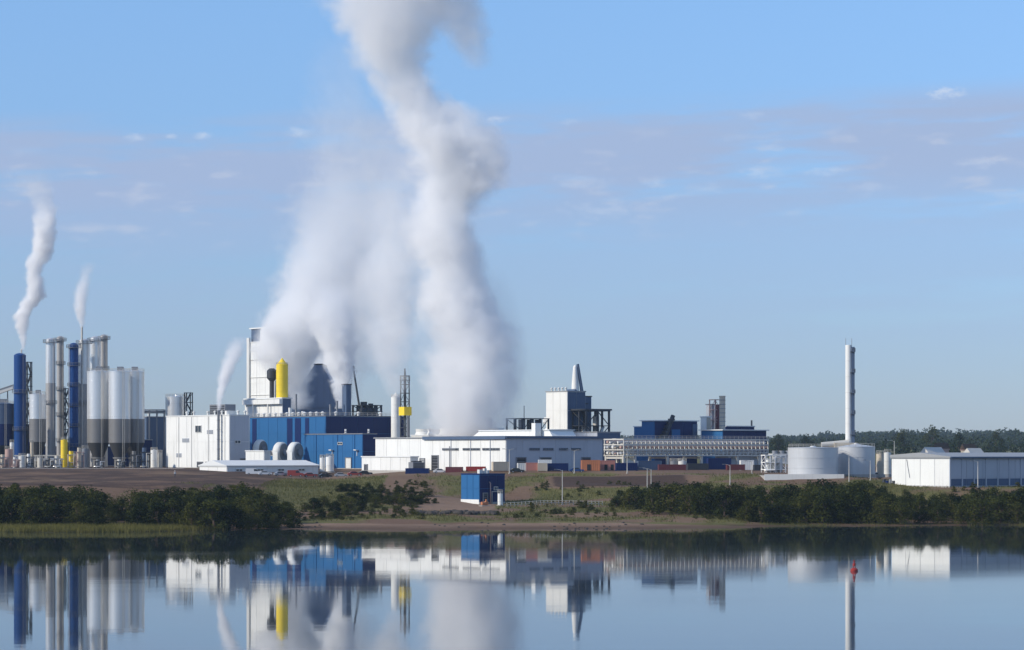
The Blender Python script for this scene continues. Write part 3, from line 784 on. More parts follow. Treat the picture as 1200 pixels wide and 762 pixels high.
# ducted fans in front of blue building
def blower(u, v, rp, D, label, box_u=None):
    zb = 12.4; r = rp * D / F; zc = Z(v, D) - zb; th = r * .8
    t = thing('blower', label, 'blower', (X(u, D), D, zb), A + R(24))
    def drum(b):   # volute casing, axis along local y, rounded rim
        prof = [(r * .30, -th * .5), (r * .34, -th * .52), (r * .88, -th * .5), (r, -th * .32), (r, th * .32), (r * .88, th * .5), (r * .3, th * .5)]
        n = 32; vs = []; fs = []
        for (q, y) in prof:
            for i in range(n):
                a = 2 * math.pi * i / n; vs.append((q * math.cos(a), y, zc + q * math.sin(a)))
        for k in range(len(prof) - 1):
            for i in range(n):
                i2 = (i + 1) % n; fs.append((k * n + i, k * n + i2, (k + 1) * n + i2, (k + 1) * n + i))
        fs += [tuple(range(n)), tuple((len(prof) - 1) * n + i for i in range(n - 1, -1, -1))]
        b.add(vs, fs)
    part('volute', 'white2', t, drum, True)
    part('side_plate', 'alu2', t, lambda b: b.tube((0, -th * .53, zc), (0, -th * .50, zc), r * .86, n=32))  # grey disc paints in the shade on the drum's right-hand face
    part('inlet', 'steel', t, lambda b: b.tube((0, -th * .535, zc), (0, -th * .75, zc), r * .34, n=18), True)
    part('outlet_duct', 'white', t, lambda b: b.box(-r * 1.02, -r * .45, -th * .35, th * .35, -.8, zc))
    for k in (-1, 1): part('foot', 'concrete', t, lambda b: b.box(k * r * .7 - .4, k * r * .7 + .4, -th * .45, th * .45, -.8, max(.3, zc - r * .75)))
    part('motor', 'steel', t, lambda b: b.tube((r * .1, th * .5, zc), (r * .1, th * 1.2, zc), r * .3, n=12), True)
blower(305, 526, 10.5, 940, 'white round blower casing standing behind the white fan box')
blower(329, 530, 11.8, 930, 'middle white round blower casing before the blue facade')
blower(346, 530, 11.8, 924, 'white round blower casing beside the blue annex')
fb, W, L, H = block('fan_box', 'plain white fan box in front of the first round blower', 'machinery', 288, 309.5, 317, 529, 915, 12.2, 'white', 'white2', pw=3.2)
cp = thing('canopy', 'flat white canopy on posts between the blower casings', 'canopy', (X(309, 932), 932, 12.3), A * .3)
part('canopy_roof', 'white', cp, lambda b: b.box(0, 5.6, 0, 3, 4.6, 4.95)); part('canopy_tank', 'alu2', cp, lambda b: b.box(.8, 4.8, .5, 2.5, 4.96, 6.3))
for (x, y) in ((.2, .2), (5.4, .2), (.2, 2.8), (5.4, 2.8)): part('post', 'white2', cp, lambda b: b.box(x - .12, x + .12, y - .12, y + .12, -.5, 4.59))
vtank(374.5, 381, 537, 893, 'narrower white upright cylinder by the foot of the blue annex', 'white', zb=11.6, name='white_cylinder')
vtank(381.5, 391, 536, 892, 'wider white upright cylinder by the foot of the blue annex', 'white', zb=11.6, name='white_cylinder')

# ------------------------------------------------------------------ blue process building + annex
Db = 950
bb, W, L, H = block('process_building', 'large blue building with navy shaded side and white pipes up its front', 'building', 293, 382, 473, 488, Db, 12.5, 'blue', 'navy', roof='steel', pw=6.5, rows=3)  # navy panels are the same blue with its shade painted in
for (ua, ub, m_) in ((301, 296, 'navy'), (343, 337, 'navy'), (353, 346, 'navy'), (362.5, 358, 'navy')):
    a, b_ = lface(bb, ua), lface(bb, ub)
    part('louvre_strip', m_, bb, lambda b: b.box(-.2, .02, b_ if b_ < a else a, a if b_ < a else b_, 4, H - .5))
vents(bb, [(1.2, L * k / 13, H + .35) for k in range(1, 13)] + [(W * k / 7, .9, H + .35) for k in (1, 3, 5)], .6, .9, 'white')
railing(bb, [(0, L, H + .35), (0, 0, H + .35), (W, 0, H + .35)], 1.1, 'galv')
for (u, w, vt, dd, lab) in ((293.5, 2.6, 483, -16, 'white pipe at the far edge of the blue facade'), (340, 4.0, 478, -12, 'thick white pipe up the middle of the blue facade'), (355, 3.4, 482, -9, 'thick white pipe up the blue facade next to the annex')):
    stack(u, w, vt, Db + (27 if u > 350 else 44 if u > 330 else 118) + dd, 12.5, lab, 'white', rings=3, taper=1.0)
Da = 915
an, W2, L2, H2 = block('annex', 'lower blue annex with two wall lamps in front of the large blue building', 'building', 357, 425, 441, 509, Da, 12.3, 'blue', 'navy', roof='steel', pw=6.0, rows=2)  # navy end panels paint in the annex's shaded side
for u in (390, 419):
    y = lface(an, u)
    o = part('wall_lamp', 'white', an, lambda b: b.box(-1.1, -.1, y - .12, y + .12, H2 * .52, H2 * .52 + .22))
    part('lamp_head', 'white', o, lambda b: b.box(-1.3, -.4, y - .8, y + .8, H2 * .52 + .224, H2 * .52 + .5))
    part('bracket', 'white', o, lambda b: b.box(-.35, -.1, y - .1, y + .1, H2 * .38, H2 * .519))
for u in (405, 432):
    stack(u, 2.2, 503, Da + 16, Z(509, Da) + .3, 'short white vent pipe on the blue annex roof, ' + ('middle of the roof' if u == 405 else 'near the shade-coloured side wall'), 'white', rings=2, taper=1.0, name='vent_pipe', cat='pipe')
door(an, 'L', lface(an, 412), .3, 3.4, 3.6, m='white2', off=-.1)
window(an, 'L', lface(an, 402), 8.6, 3.0, 1.0, off=-.1)
for u in (371, 396, 416): 
    y = lface(an, u); part('downpipe', 'blue', an, lambda b: b.box(-.34, -.11, y - .14, y + .14, .3, H2 - .2))
# dark plant on the roof of the big blue building
dk, W3, L3, H3 = block('roof_plant', 'dark slab-sided tower standing behind the blue building roof edge', 'tower', 401, 406, 411.5, 451, 985, 12.5, 'slate', roof='dark', pw=4, rows=5)
hs = thing('roof_machinery', 'low dark machinery frame on the blue building roof under the crane boom', 'machinery', (X(424, 985), 985, Z(488, 985)), A)
frame_tower(hs, 0, 9, 0, 6, -.2, 4.4, 2, 'dark', .3, True, 3, 2)
part('machine_body', 'slate', hs, lambda b: b.box(1, 8, 1, 5, 0, 3.3)); part('drum', 'dark', hs, lambda b: b.cyl(3, 3, 3.3, 5.6, 1.3, n=14), True); part('drum', 'dark', hs, lambda b: b.cyl(6.2, 3, 3.3, 5.0, 1.0, n=14), True)
def crane():
    D = 1000; zb = 12.5
    t = thing('crane', 'dark mobile crane boom leaning up from behind the blue building', 'crane', (X(431, D), D, zb))
    p = Vector((0, 0, 2.5)); q = Vector((X(414, D) - X(431, D), 0, Z(431, D) - zb))
    part('boom', 'dark', t, lambda b: b.tube(p, p.lerp(q, .55), .62, .55, n=4))
    part('boom_extension', 'dark', t, lambda b: b.tube(p.lerp(q, .54), q, .42, .34, n=4))
    part('boom_head', 'dark', t, lambda b: b.box(q.x - .7, q.x + .5, -.4, .4, q.z - .6, q.z + .7))
    part('hoist_rope', 'dark', t, lambda b: b.tube((q.x - .6, 0, q.z - .5), (q.x - .6, 0, q.z - 12), .05, n=4))
    part('carrier', 'yellow', t, lambda b: b.box(-3, 8, -1.4, 1.4, .9, 2.2)); part('cab', 'yellow', t, lambda b: b.box(5.5, 8, -1.3, 1.3, 2.21, 3.8))
    for k in range(4):
        for s in (-1, 1): part('wheel', 'tyre', t, lambda b: b.tube((-2 + k * 3, s * 1.41, .7), (-2 + k * 3, s * 1.0, .7), .7, n=14))
crane()
# slender dark tower with yellow box + white cone tank
lt = thing('flare_tower', 'thin dark lattice tower with a bright yellow box halfway up', 'tower', (X(474.5, 935), 935, 12.5), A)
zl = Z(432, 935) - 12.5
frame_tower(lt, -1.1, 1.1, -1.1, 1.1, -.8, zl * .93, 11, 'dark', .16)
part('mast', 'dark', lt, lambda b: b.tube((0, 0, zl * .5), (0, 0, zl), .55, .3, n=10), True)
part('platform', 'dark', lt, lambda b: b.box(-1.35, 1.35, -1.35, 1.35, Z(446, 935) - 12.5, Z(446, 935) - 12.3))
railing(lt, [(-1.35, -1.35, Z(446, 935) - 12.3), (1.35, -1.35, Z(446, 935) - 12.3), (1.35, 1.35, Z(446, 935) - 12.3), (-1.35, 1.35, Z(446, 935) - 12.3), (-1.35, -1.35, Z(446, 935) - 12.3)], 1.1, 'galv')
part('equipment_box', 'yellow', lt, lambda b: b.box(-1.6, 1.7, -1.8, 1.6, Z(487, 935) - 12.5, Z(477, 935) - 12.5))
part('flue', 'steel', lt, lambda b: b.tube((.3, -1.5, -.8), (.3, -1.5, Z(488, 935) - 12.5), .5, n=10), True)
vt = vtank(458, 469.5, 466, 960, 'white upright tank with a pointed top between the blue building and dark lattice tower', 'white', cone=.9)

# ------------------------------------------------------------------ recovery boiler house, yellow vessel, slate hall
Dr = 1050
rbh, W, L, H = block('boiler_house', 'tall white boiler house half hidden in steam above the blue building', 'building', 290.5, 322, 352, 400, Dr, 12.6, 'white', 'grey_shade_clad', pw=6, rows=6)  # grey right face is white cladding with shade in its colour
part('penthouse', 'slate', rbh, lambda b: b.box(1, 9, L - 15, L - 1, H + .352, H + 5.6))
part('penthouse_roof', 'white', rbh, lambda b: b.box(.4, 9.6, L - 15.6, L - .4, H + 5.604, H + 6.1))
part('drum_vessel', 'white', rbh, lambda b: b.lathe(5, L * .45, [(5.2, H + .353), (5.2, H + 4.6), (4.6, H + 6), (3, H + 7), (.8, H + 7.4)], 28), True)
part('corner_riser', 'white2', rbh, lambda b: b.box(-.9, -.12, L - 2.2, L - .4, 0, H + 2), )
part('gallery', 'galv', rbh, lambda b: [b.box(-.4, -.12, L * .1, L * .9, H * k / 7, H * k / 7 + .12) for k in range(3, 7)])
yv = vtank(323, 337, 428, 1004, 'bright yellow vessel with a pointed top in front of the white boiler house', 'yellow', cone=1.1, name='pressure_vessel')
Dq = 1000
wq, W, L, H = block('bin_house', 'white box-shaped bin house below the yellow vessel on the mill roofline', 'building', 287, 331, 341, 467, Dq, 12.6, 'white', 'slate', pw=5, rows=4, over=.5)  # slate right face puts shade into the white box's colour
part('dark_hopper', 'dark', wq, lambda b: b.cyl(3, L * .45, H + .352, H + 9.5, .9, n=12), True)
part('hopper_head', 'dark', wq, lambda b: b.lathe(3, L * .45, [(.91, H + 7.0), (2.0, H + 8.2), (2.0, H + 11), (.9, H + 12)], 14), True)
part('bracket_beam', 'white', wq, lambda b: b.box(-1.6, -.12, -.3, L * .98, H * .92, H * .99))
part('column', 'white2', wq, lambda b: b.box(-1.5, -1.1, L * .3, L * .3 + .5, 0, H * .92)); part('column', 'white2', wq, lambda b: b.box(-1.5, -1.1, L * .7, L * .7 + .5, 0, H * .92))
# slate hall with steep tapering flanks (precipitator hall)
def slate_hall():
    D = 1075; zb = 12.6; x0 = X(335, D); x1 = X(402, D)
    t = thing('precipitator_hall', 'slate blue hall with steep tapering flanks behind the steam', 'building', (x0, D, zb), 0)
    w = x1 - x0; h = Z(428, D) - zb; he = Z(478, D) - zb
    part('wall', 'hallblue', t, lambda b: b.box(0, w, 0, 24, -1, he))
    part('roof', 'hallblue', t, lambda b: b.prism_y([(-.5, he + .003), (w + .5, he + .003), (w * .64, h), (w * .50, h)], -.5, 24.5))
    for k in range(9):
        a = w * k / 9 + .15
        def top(x): return he + (h - he) * min(1, max(0, min(x / (w * .50), (w - x) / (w * .36))))
        part('roof_panel', 'hallblue', t, lambda b: b.prism_y([(a, he + .1), (a + w / 9 - .3, he + .1), (a + w / 9 - .3, max(he + .12, top(a + w / 9 - .3) - .3)), (a, max(he + .12, top(a) - .3))], -.65, -.48))
    part('ridge_cap', 'dark', t, lambda b: b.box(w * .49, w * .65, -.7, 24.7, h + .003, h + .6))
slate_hall()
for (u, vt_) in ((347, 462), (387, 474), (395, 470)):
    stack(u, 2.4, vt_, 985, 12.5, {347: 'grey pipe rising before the slate hall, beside the thick white pipe', 387: 'grey pipe rising behind the blue roof edge, middle of the slate hall', 395: 'grey steaming pipe close to the dark slab-sided tower'}[u], 'steel', rings=5, taper=1.0)

# ------------------------------------------------------------------ white machine hall in the centre
Dc = 816; zc_ = 12.2
mh, W, L, H = block('machine_hall', 'long white machine hall with grey-blue shaded end wall and loading doors', 'building', 440, 593, 706, 513, Dc, zc_, 'white', 'grey_shade_clad', roof='roofgrey', pw=6.6, rows=1, over=.5)  # end wall's shade is put into its grey panel colour
part('fascia', 'slate', mh, lambda b: [b.box(-.75, -.3, lface(mh, 593) - .5, lface(mh, 497), H - .5, H + .55)])
part('fascia', 'slate', mh, lambda b: [b.box(-.4, W + .6, -.78, -.3, H - .2, H + .551)])
for (ua, ub) in ((586, 566), (563, 543), (538, 519)):
    a, b_ = lface(mh, ua), lface(mh, ub); window(mh, 'L', a, H - 4.0, b_ - a, .75, pane='glass', frame='steel', nm=5, off=-.1)
for (ua, ub) in ((620, 632), (636, 648), (655, 665), (669, 680)):
    a, b_ = run_local(mh, ua, DR), run_local(mh, ub, DR); window(mh, 'R', a, H - 4.0, b_ - a, .75, frame='slate', nm=4, off=-.1)
for (ua, ub) in ((605, 615.5), (633, 645), (681.5, 691)):
    a, b_ = run_local(mh, ua, DR), run_local(mh, ub, DR); door(mh, 'R', a, .3, b_ - a, 4.0, off=-.1)
a, b_ = lface(mh, 514), lface(mh, 507); door(mh, 'L', a, .3, b_ - a, 4.6, off=-.1)
a, b_ = lface(mh, 498), lface(mh, 493); door(mh, 'L', a, .3, b_ - a, 3.6, m='steel', off=-.1)
for u in (552, 575, 529):   # downpipes
    y = lface(mh, u); part('downpipe', 'grey_shade_clad', mh, lambda b: b.box(-.3, -.11, y - .12, y + .12, .3, H - .5))
y = lface(mh, 528); o = part('wall_lamp', 'steel', mh, lambda b: b.box(-.5, -.301, y - .1, y + .1, 1, 8)); part('lamp_arm', 'steel', o, lambda b: b.box(-.6, -.4, y - 3.4, y + 3.4, 7.0, 7.25))
# roof monitor
lx, ly = to_local(mh, X(648, 846), 846)
Lm = run(648, 846, 552, DL); zm = Z(503.5, 846) - zc_
part('roof_monitor', 'white', mh, lambda b: b.prism([(ly, H + .351), (ly + Lm, H + .351), (ly + Lm - 5, zm - .25), (ly + 2, zm - .25)], lx, lx + 10))
part('monitor_roof', 'roofwhite', mh, lambda b: b.box(lx - .4, lx + 10.4, ly + 1.5, ly + Lm - 4.5, zm - .246, zm + .05))
lx, ly = to_local(mh, X(634, 850), 850)
part('roof_chest', 'white', mh, lambda b: b.box(lx - 2.4, lx, ly, ly + 2.0, H + .4, Z(496, 850) - zc_))
# front wing
fw, W4, L4, H4 = block('front_wing', 'low white wing with a small dark door before the machine hall', 'building', 424, 481, 490, 536, 838, 12.0, 'white', pw=6, roof='roofwhite')
a, b_ = lface(fw, 431), lface(fw, 428); door(fw, 'L', a, .3, b_ - a, 1.8, off=-.1)
mc = thing('chiller_unit', 'dark grey chiller unit with two fans at the end of the low white wing', 'machinery', (X(484, 828), 828, 12.1), A)
part('body', 'steel', mc, lambda b: b.box(0, 4.5, 0, 2.5, .4, 3.0)); part('skid', 'concrete', mc, lambda b: b.box(-.3, 4.8, -.3, 2.8, -.6, .39))
for k in range(2): part('fan', 'dark', mc, lambda b: b.cyl(1.2 + 2.1 * k, 1.25, 3.0, 3.4, .9, n=14))
for k in range(5): part('louvre', 'dark', mc, lambda b: b.box(.3, 4.2, -.06, .02, .7 + .42 * k, .95 + .42 * k))

# cooling tower with fan stacks, source of the great plume
ct, W, L, H = block('cooling_tower', 'white cooling tower row with round fan stacks steaming behind the machine hall', 'cooling tower', 482, 583, 600, 510, 908, 12.5, 'white2', 'grey_shade_clad', roof='roofwhite', pw=7, rows=2)  # shade of the short side is painted as grey panels
for k in range(7):
    y = L * (k + .5) / 7
    o = part('fan_stack', 'white', ct, lambda b: b.lathe(W * .4, y, [(3.0, H + .352), (2.55, H + 1.4), (2.7, H + 2.5), (2.45, H + 2.5), (2.3, H + 1.4), (2.3, H + .5)], 22), True)
    part('fan_blade', 'steel', o, lambda b: [b.box(W * .4 - 2.2, W * .4 + 2.2, y - .15, y + .15, H + 1.2, H + 1.3), b.box(W * .4 - .15, W * .4 + .15, y - 2.2, y + 2.2, H + 1.301, H + 1.4)])

# steel frame on the roof behind the monitor
sf = thing('steel_frame', 'dark open steel frame with tanks behind the white roof monitor', 'steel frame', (X(612, 925), 925, 12.5), A)
zf = Z(490, 925) - 12.5
frame_tower(sf, 0, 12, 0, 9, -.8, zf, 4, 'dark', .26, True, 3, 2)
for k in range(3): part('vessel', ('steel', 'alu2', 'slate')[k], sf, lambda b: b.cyl(2.2 + 3.8 * k, 3, zf * .75, zf - .5, 1.3, n=14), True)
part('mast', 'dark', sf, lambda b: b.tube((4, 4, zf), (4, 4, zf + 4.5), .14, n=5))
vt = vtank(570, 577, 493, 940, 'small dark tank beside the open steel frame in the plume\'s edge', 'steel', cone=.3)

# ------------------------------------------------------------------ white tower with spire
Dk = 960; zk = 12.5
kt, W, L, H = block('evaporator_tower', 'white-fronted evaporator tower with a pointed spire and shaded flank', 'tower', 640, 665, 686, 459, Dk, zk, 'white', 'slate', roof='roofgrey', pw=5, rows=4, skipL=((-1, 99, 0, 7),))  # slate flank panels paint the white tower's shaded side
W_, L_, H_ = W, L, H
part('lower_shell', 'steel', kt, lambda b: b.box(-.06, .02, .3, L - .3, 1, Z(497, Dk) - zk))
for (y, z, r) in ((L * .92, H * .46, 1.7), (L * 1.0, H * .62, 1.3)):
    part('side_bulge', 'white', kt, lambda b: b.lathe(.6, y + .6, [(r * .6, z - r), (r, z - r * .4), (r, z + r * .4), (r * .6, z + r)], 16), True)
vents(kt, [(1, L * k / 6, H + .35) for k in range(1, 6)], .4, .8)
sx, sy = to_local(kt, X(676.5, Dk + 9), Dk + 9)
zs0, zs1 = Z(470, Dk + 9) - zk, Z(428, Dk + 9) - zk
rb_ = 2.6
part('spire', 'white', kt, lambda b: b.lathe(sx - .6, sy + .5, [(1.7, H * .7), (1.6, zs0), (1.25, zs0 + (zs1 - zs0) * .55), (.75, zs1 - .6), (.3, zs1)], 18), True)
part('spire_leg', 'slate', kt, lambda b: b.tube((sx + 2.1, sy - 1.5, zs0 - 2), (sx + .1, sy - .1, zs1 + .4), .75, .5, n=8), True)
part('spire_leg', 'slate', kt, lambda b: b.tube((sx + 1.2, sy + 2.4, zs0 - 2), (sx + .1, sy + .5, zs1 - .4), .6, .4, n=8), True)
part('spire_deck', 'dark', kt, lambda b: b.box(sx - 2.6, sx + 3.2, sy - 2.6, sy + 2.8, zs0 - 1.2, zs0 - .8))
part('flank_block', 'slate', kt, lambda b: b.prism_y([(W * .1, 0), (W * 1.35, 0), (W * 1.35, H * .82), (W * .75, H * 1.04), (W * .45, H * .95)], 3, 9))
ks = thing('steel_frame', 'dark stepped steel frame with pipes, to the shaded side of the spired tower', 'steel frame', (X(687, 955), 955, 12.5), A)
zf = Z(481, 955) - 12.5
frame_tower(ks, 0, 11, 0, 8, -.8, zf, 4, 'dark', .32, True, 2, 2)
part('roof_beam', 'dark', ks, lambda b: b.box(-1, 12, -.6, 8.6, zf + .003, zf + .6))
part('vessel', 'white2', ks, lambda b: b.cyl(3, 4, zf * .5, zf * .72, 1.5, n=16), True)
part('vessel', 'galv', ks, lambda b: b.cyl(8, 4, zf * .5, zf * .9, 1.2, n=16), True)
part('duct', 'white2', ks, lambda b: b.tube((2, 1, zf * .1), (9, 1, zf * .72), .6, n=8), True)
r_, W, L, H = block('side_block', 'slate block between the spired tower and the stepped steel frame', 'building', 676, 684, 693, 465, 968, 12.5, 'slate', roof='dark', pw=5, rows=4)
r_, W, L, H = block('roof_shed', 'low flat grey shed under the stepped steel frame', 'shed', 664, 700, 727, 507, 905, 12.4, 'grey_shade_clad', 'slate', roof='roofgrey', pw=5)

# ------------------------------------------------------------------ pipe rack on the right
Dp = 872; zp_ = 12.3
rk = thing('pipe_rack', 'long whitish lattice pipe rack on tall columns beside the machine hall', 'pipe rack', (X(731, Dp), Dp, zp_), A)
Wp = run(731, Dp, 900, DR); Lp = run(731, Dp, 708.5, DL)
zt_, zl_ = Z(515, Dp) - zp_, Z(534, Dp) - zp_
zmids = [zl_ + (zt_ - zl_) * .36, zl_ + (zt_ - zl_) * .68]
NB = 34
for k in range(NB + 1):
    x = Wp * k / NB
    for y in (0, Lp): part('post', 'galv', rk, lambda b: b.box(x - .12, x + .12, y - .2, y + .2, zl_, zt_))
for z in [zl_, zt_] + zmids:
    for y in (0, Lp): part('chord', 'galv', rk, lambda b: b.box(-.25, Wp + .25, y - .22, y + .22, z - .24, z + .24))
    for x in (0, Wp): part('end_beam', 'galv', rk, lambda b: b.box(x - .22, x + .22, 0, Lp, z - .22, z + .22))
for k in range(NB):
    xa, xb = Wp * k / NB, Wp * (k + 1) / NB
    part('brace', 'galv', rk, lambda b: b.tube((xa if k % 2 else xb, .02, zl_), (xb if k % 2 else xa, .02, zmids[0]), .12, n=4))
cols_ = [run_local(rk, u, DR) for u in (745, 783, 823, 865, 890)]
for x in [.3] + cols_:
    for y in (.5, Lp - .5): part('column', 'galv', rk, lambda b: b.box(x - .38, x + .38, y - .38, y + .38, -1, zl_ - .25))
    part('cross_beam', 'galv', rk, lambda b: b.box(x - .3, x + .3, .9, Lp - .9, zl_ - 1.1, zl_ - .5))
pipes = [('alu', .45), ('white2', .38), ('pinkpipe', .3), ('alu', .55), ('beige', .35), ('white2', .5), ('alu2', .4)]
for lev, z in enumerate([zl_ + .7] + [q + .7 for q in zmids]):
    for i, (m_, r) in enumerate(pipes):
        if (i + lev) % 3 == 2 and lev: continue
        y = .9 + (Lp - 1.8) * i / (len(pipes) - 1)
        part('pipe', pipes[(i + lev * 2) % 7][0], rk, lambda b: b.tube((-.8, y, z - .3 + r), (Wp + .8, y, z - .3 + r), r, n=10), True)
part('walkway', 'galv', rk, lambda b: b.box(0, Wp, Lp * .4, Lp * .6, zt_ + .25, zt_ + .33))
railing(rk, [(0, 0, zt_ + .24), (Wp, 0, zt_ + .24)], 1.0, 'galv', .05)

# blue buildings behind the rack
De = 930
b1, W, L, H = block('process_building', 'blue flat-roofed building with a white roof edge above the pipe rack', 'building', 752, 767, 817, 493.5, De, 12.5, 'blue', 'navy', roof='roofwhite', pw=6, rows=3, over=.6)  # long navy face is blue cladding with painted shade
part('blue_bay', 'blue', b1, lambda b: b.box(W * .38, W * .58, -.5, -.12, 8, H - 3))
part('blue_bay', 'slate', b1, lambda b: b.box(W * .88, W * .99, -.4, -.12, 8, H - 1))
part('stair_flight', 'dark', b1, lambda b: [b.box(1 + k * .75, 2.6 + k * .75, -2.2, -.2, 9.5 + k * 1.1, 10.2 + k * 1.1) for k in range(8)])
part('duct', 'dark', b1, lambda b: b.tube((1.6, -1.6, 7), (7.5, -1.6, H + 2), .8, n=8), True)
b1a, W, L, H = block('side_annex', 'small lower blue annex on the sunlit side of the blue building above the pipe rack', 'building', 743, 752.5, 757, 500.5, 938, 12.5, 'blue', roof='roofwhite', pw=5, rows=3)
b2, W, L, H = block('process_building', 'lower blue building with long side coloured as shade, below the grey stack', 'building', 822, 847, 898, 504.5, De, 12.5, 'blue', 'navy', roof='roofwhite', pw=6, rows=3, over=.8)  # navy on the long side is shade painted over the blue
b3, W, L, H = block('rear_hall', 'dark navy rear hall with pale roof edge behind the lower blue building', 'building', 846, 851, 884, 500, 985, 12.5, 'navy', roof='roofwhite', pw=6, rows=2)
part('mast', 'dark', b3, lambda b: b.tube((W - .5, 1, H), (W - .5, 1, H + 2.5), .35, n=6))
stack(846.5, 7, 464, 946, Z(504.5, 930) + .3, 'thick grey-brown stack rising from the lower blue building', 'beige', rings=8, taper=1.0)
wk, W, L, H = block('kiln_tower', 'narrow white kiln tower left beside the grey-brown stack', 'tower', 827.5, 834, 837, 474.5, 962, 12.5, 'white', 'grey_shade_clad', roof='roofgrey', pw=3, rows=4)  # grey side panels are white cladding coloured as shade
wk2, W, L, H = block('kiln_house', 'small white block with a beige door stepping down from the narrow white kiln tower', 'building', 821, 828, 833, 489, 955, 12.5, 'white', 'beige', roof='roofwhite', pw=3, rows=4)
pf = thing('steel_frame', 'pinkish thin steel frame between the white kiln tower and grey-brown stack', 'steel frame', (X(838, 960), 960, 12.5), A)
frame_tower(pf, 0, 3.0, 0, 3.0, -.8, Z(468, 960) - 12.5, 7, 'pinkpipe', .16)
part('riser', 'maroon', pf, lambda b: b.tube((1.5, .2, 0), (1.5, .2, Z(474, 960) - 12.5), .7, n=10), True)
r_, W, L, H = block('pump_house', 'pale grey low building under the far end of the pipe rack', 'building', 838, 853, 893, 533, 905, 12.4, 'grey_shade_clad', 'grey_shade_clad', roof='roofgrey', pw=5)

# ------------------------------------------------------------------ tank farm + tall white chimney
pd = thing('tank_plinth', 'pale concrete containment slab under the big white storage tank', 'slab', (X(950, 766), 766, 11.1))
part('slab', 'concrete', pd, lambda b: b.box(-14, 9.5, -3.0, 20, -1.5, .25)); part('kerb', 'white2', pd, lambda b: b.box(-14, 9.5, -3.3, -3.0, -1.5, .7))
vtank(926.5, 986, 525, 768, 'big sunlit white storage tank with hoops on a pale slab', 'tankgrey', zb=11.2, cone=.04, name='storage_tank')
vtank(984, 1028.5, 524, 778, 'shaded storage tank at the foot of the tall white chimney', 'tankgrey', zb=11.5, cone=.16, name='storage_tank')
vtank(1027.5, 1036.5, 532.5, 792, 'small beige tank right beside the shaded storage tank', 'beige', zb=11.4)
vtank(1036.5, 1045, 531, 796, 'small off-white tank beside the warehouse gable', 'white2', zb=11.4)
def chimney():
    D = 842; zb = 12.2
    t = thing('chimney', 'tall white chimney with ladder platforms behind the storage tanks', 'chimney', (X(994.6, D), D, zb))
    H = Z(404.5, D) - zb; r = 7.8 / 2 * D / F
    part('flue', 'white', t, lambda b: b.lathe(0, 0, [(r * 1.08, -.8), (r, H * .3), (r, H), (r * .85, H + .004), (r * .85, H - 2)], 28), True)
    part('shade_shaft', 'slate', t, lambda b: b.box(r * .75, r + .75, -.9, .5, 0, H * .985))  # slate shaft puts the flue's right-hand shade into colour
    for k in range(1, 6):
        z = H * (.12 + .165 * k)
        def half(b):
            qs = range(-70, 71, 20); m_ = len(qs)
            b.add([((r + w_) * math.cos(R(q)), (r + w_) * math.sin(R(q)), z + h_) for h_ in (0, .15) for w_ in (-.05, 1.1) for q in qs],
                  [(i + c * m_, i + 1 + c * m_, i + 1 + d_ * m_, i + d_ * m_) for i in range(m_ - 1) for c, d_ in ((0, 1), (1, 3), (3, 2), (2, 0))])
        o = part('platform', 'steel', t, half)
        railing(o, [((r + 1.05) * math.cos(R(q)), (r + 1.05) * math.sin(R(q)), z + .15) for q in range(-70, 71, 20)], 1.1, 'steel', .05)
    for k in range(1, 8): part('seam_ring', 'white2', t, lambda b: b.lathe(0, 0, [(r, H * k / 8 - .08), (r + .06, H * k / 8 - .06), (r + .06, H * k / 8 + .06), (r, H * k / 8 + .08)], 28), True)
    part('lightning_rod', 'steel', t, lambda b: [b.tube((s * r * .9, 0, H), (s * r * .9, 0, H + 2.2), .07, n=4) for s in (-1, 1)])
    part('base_block', 'beige', t, lambda b: b.box(-5, 2.5, -3, 3, -.8, Z(519, D) - zb))
    part('inlet_duct', 'galv', t, lambda b: b.tube((-9, -1, Z(522, D) - zb), (0, -.5, Z(519, D) - zb), 1.0, n=12), True)
chimney()
# white equipment skid left of the big tank
eq = thing('equipment_skid', 'white scaffold-like equipment skid between pipe rack and big storage tank', 'machinery', (X(897, 800), 800, 11.7), A * .3)
frame_tower(eq, 0, 6.5, 0, 4, -.8, 5.8, 3, 'white', .16, True, 4, 1)
for k in range(3): part('vessel', ('white', 'galv', 'white2')[k], eq, lambda b: b.cyl(1.3 + 2.0 * k, 2, .2, 4.6 - k * .5, .8, n=14), True)
part('pipe', 'alu', eq, lambda b: b.path([(-.5, -.4, 1), (3, -.4, 1), (3, -.4, 5), (6, -.4, 5)], .22, 8), True)
eq2 = thing('cooler_bank', 'bank of pale coolers with fan rings next to the white equipment skid', 'machinery', (X(906, 830), 830, 12.0), A * .3)
part('body', 'galv', eq2, lambda b: b.box(0, 7, 0, 4, 2.5, 5.5)); part('deck', 'white2', eq2, lambda b: b.box(-.3, 7.3, -.3, 4.3, 5.504, 5.8))
for k in range(3): part('fan_ring', 'steel', eq2, lambda b: b.cyl(1.2 + 2.3 * k, 2, 5.81, 6.8, .95, n=16), True)
for (x, y) in ((.3, .3), (6.7, .3), (.3, 3.7), (6.7, 3.7)): part('leg', 'galv', eq2, lambda b: b.box(x - .2, x + .2, y - .2, y + .2, -.8, 2.49))

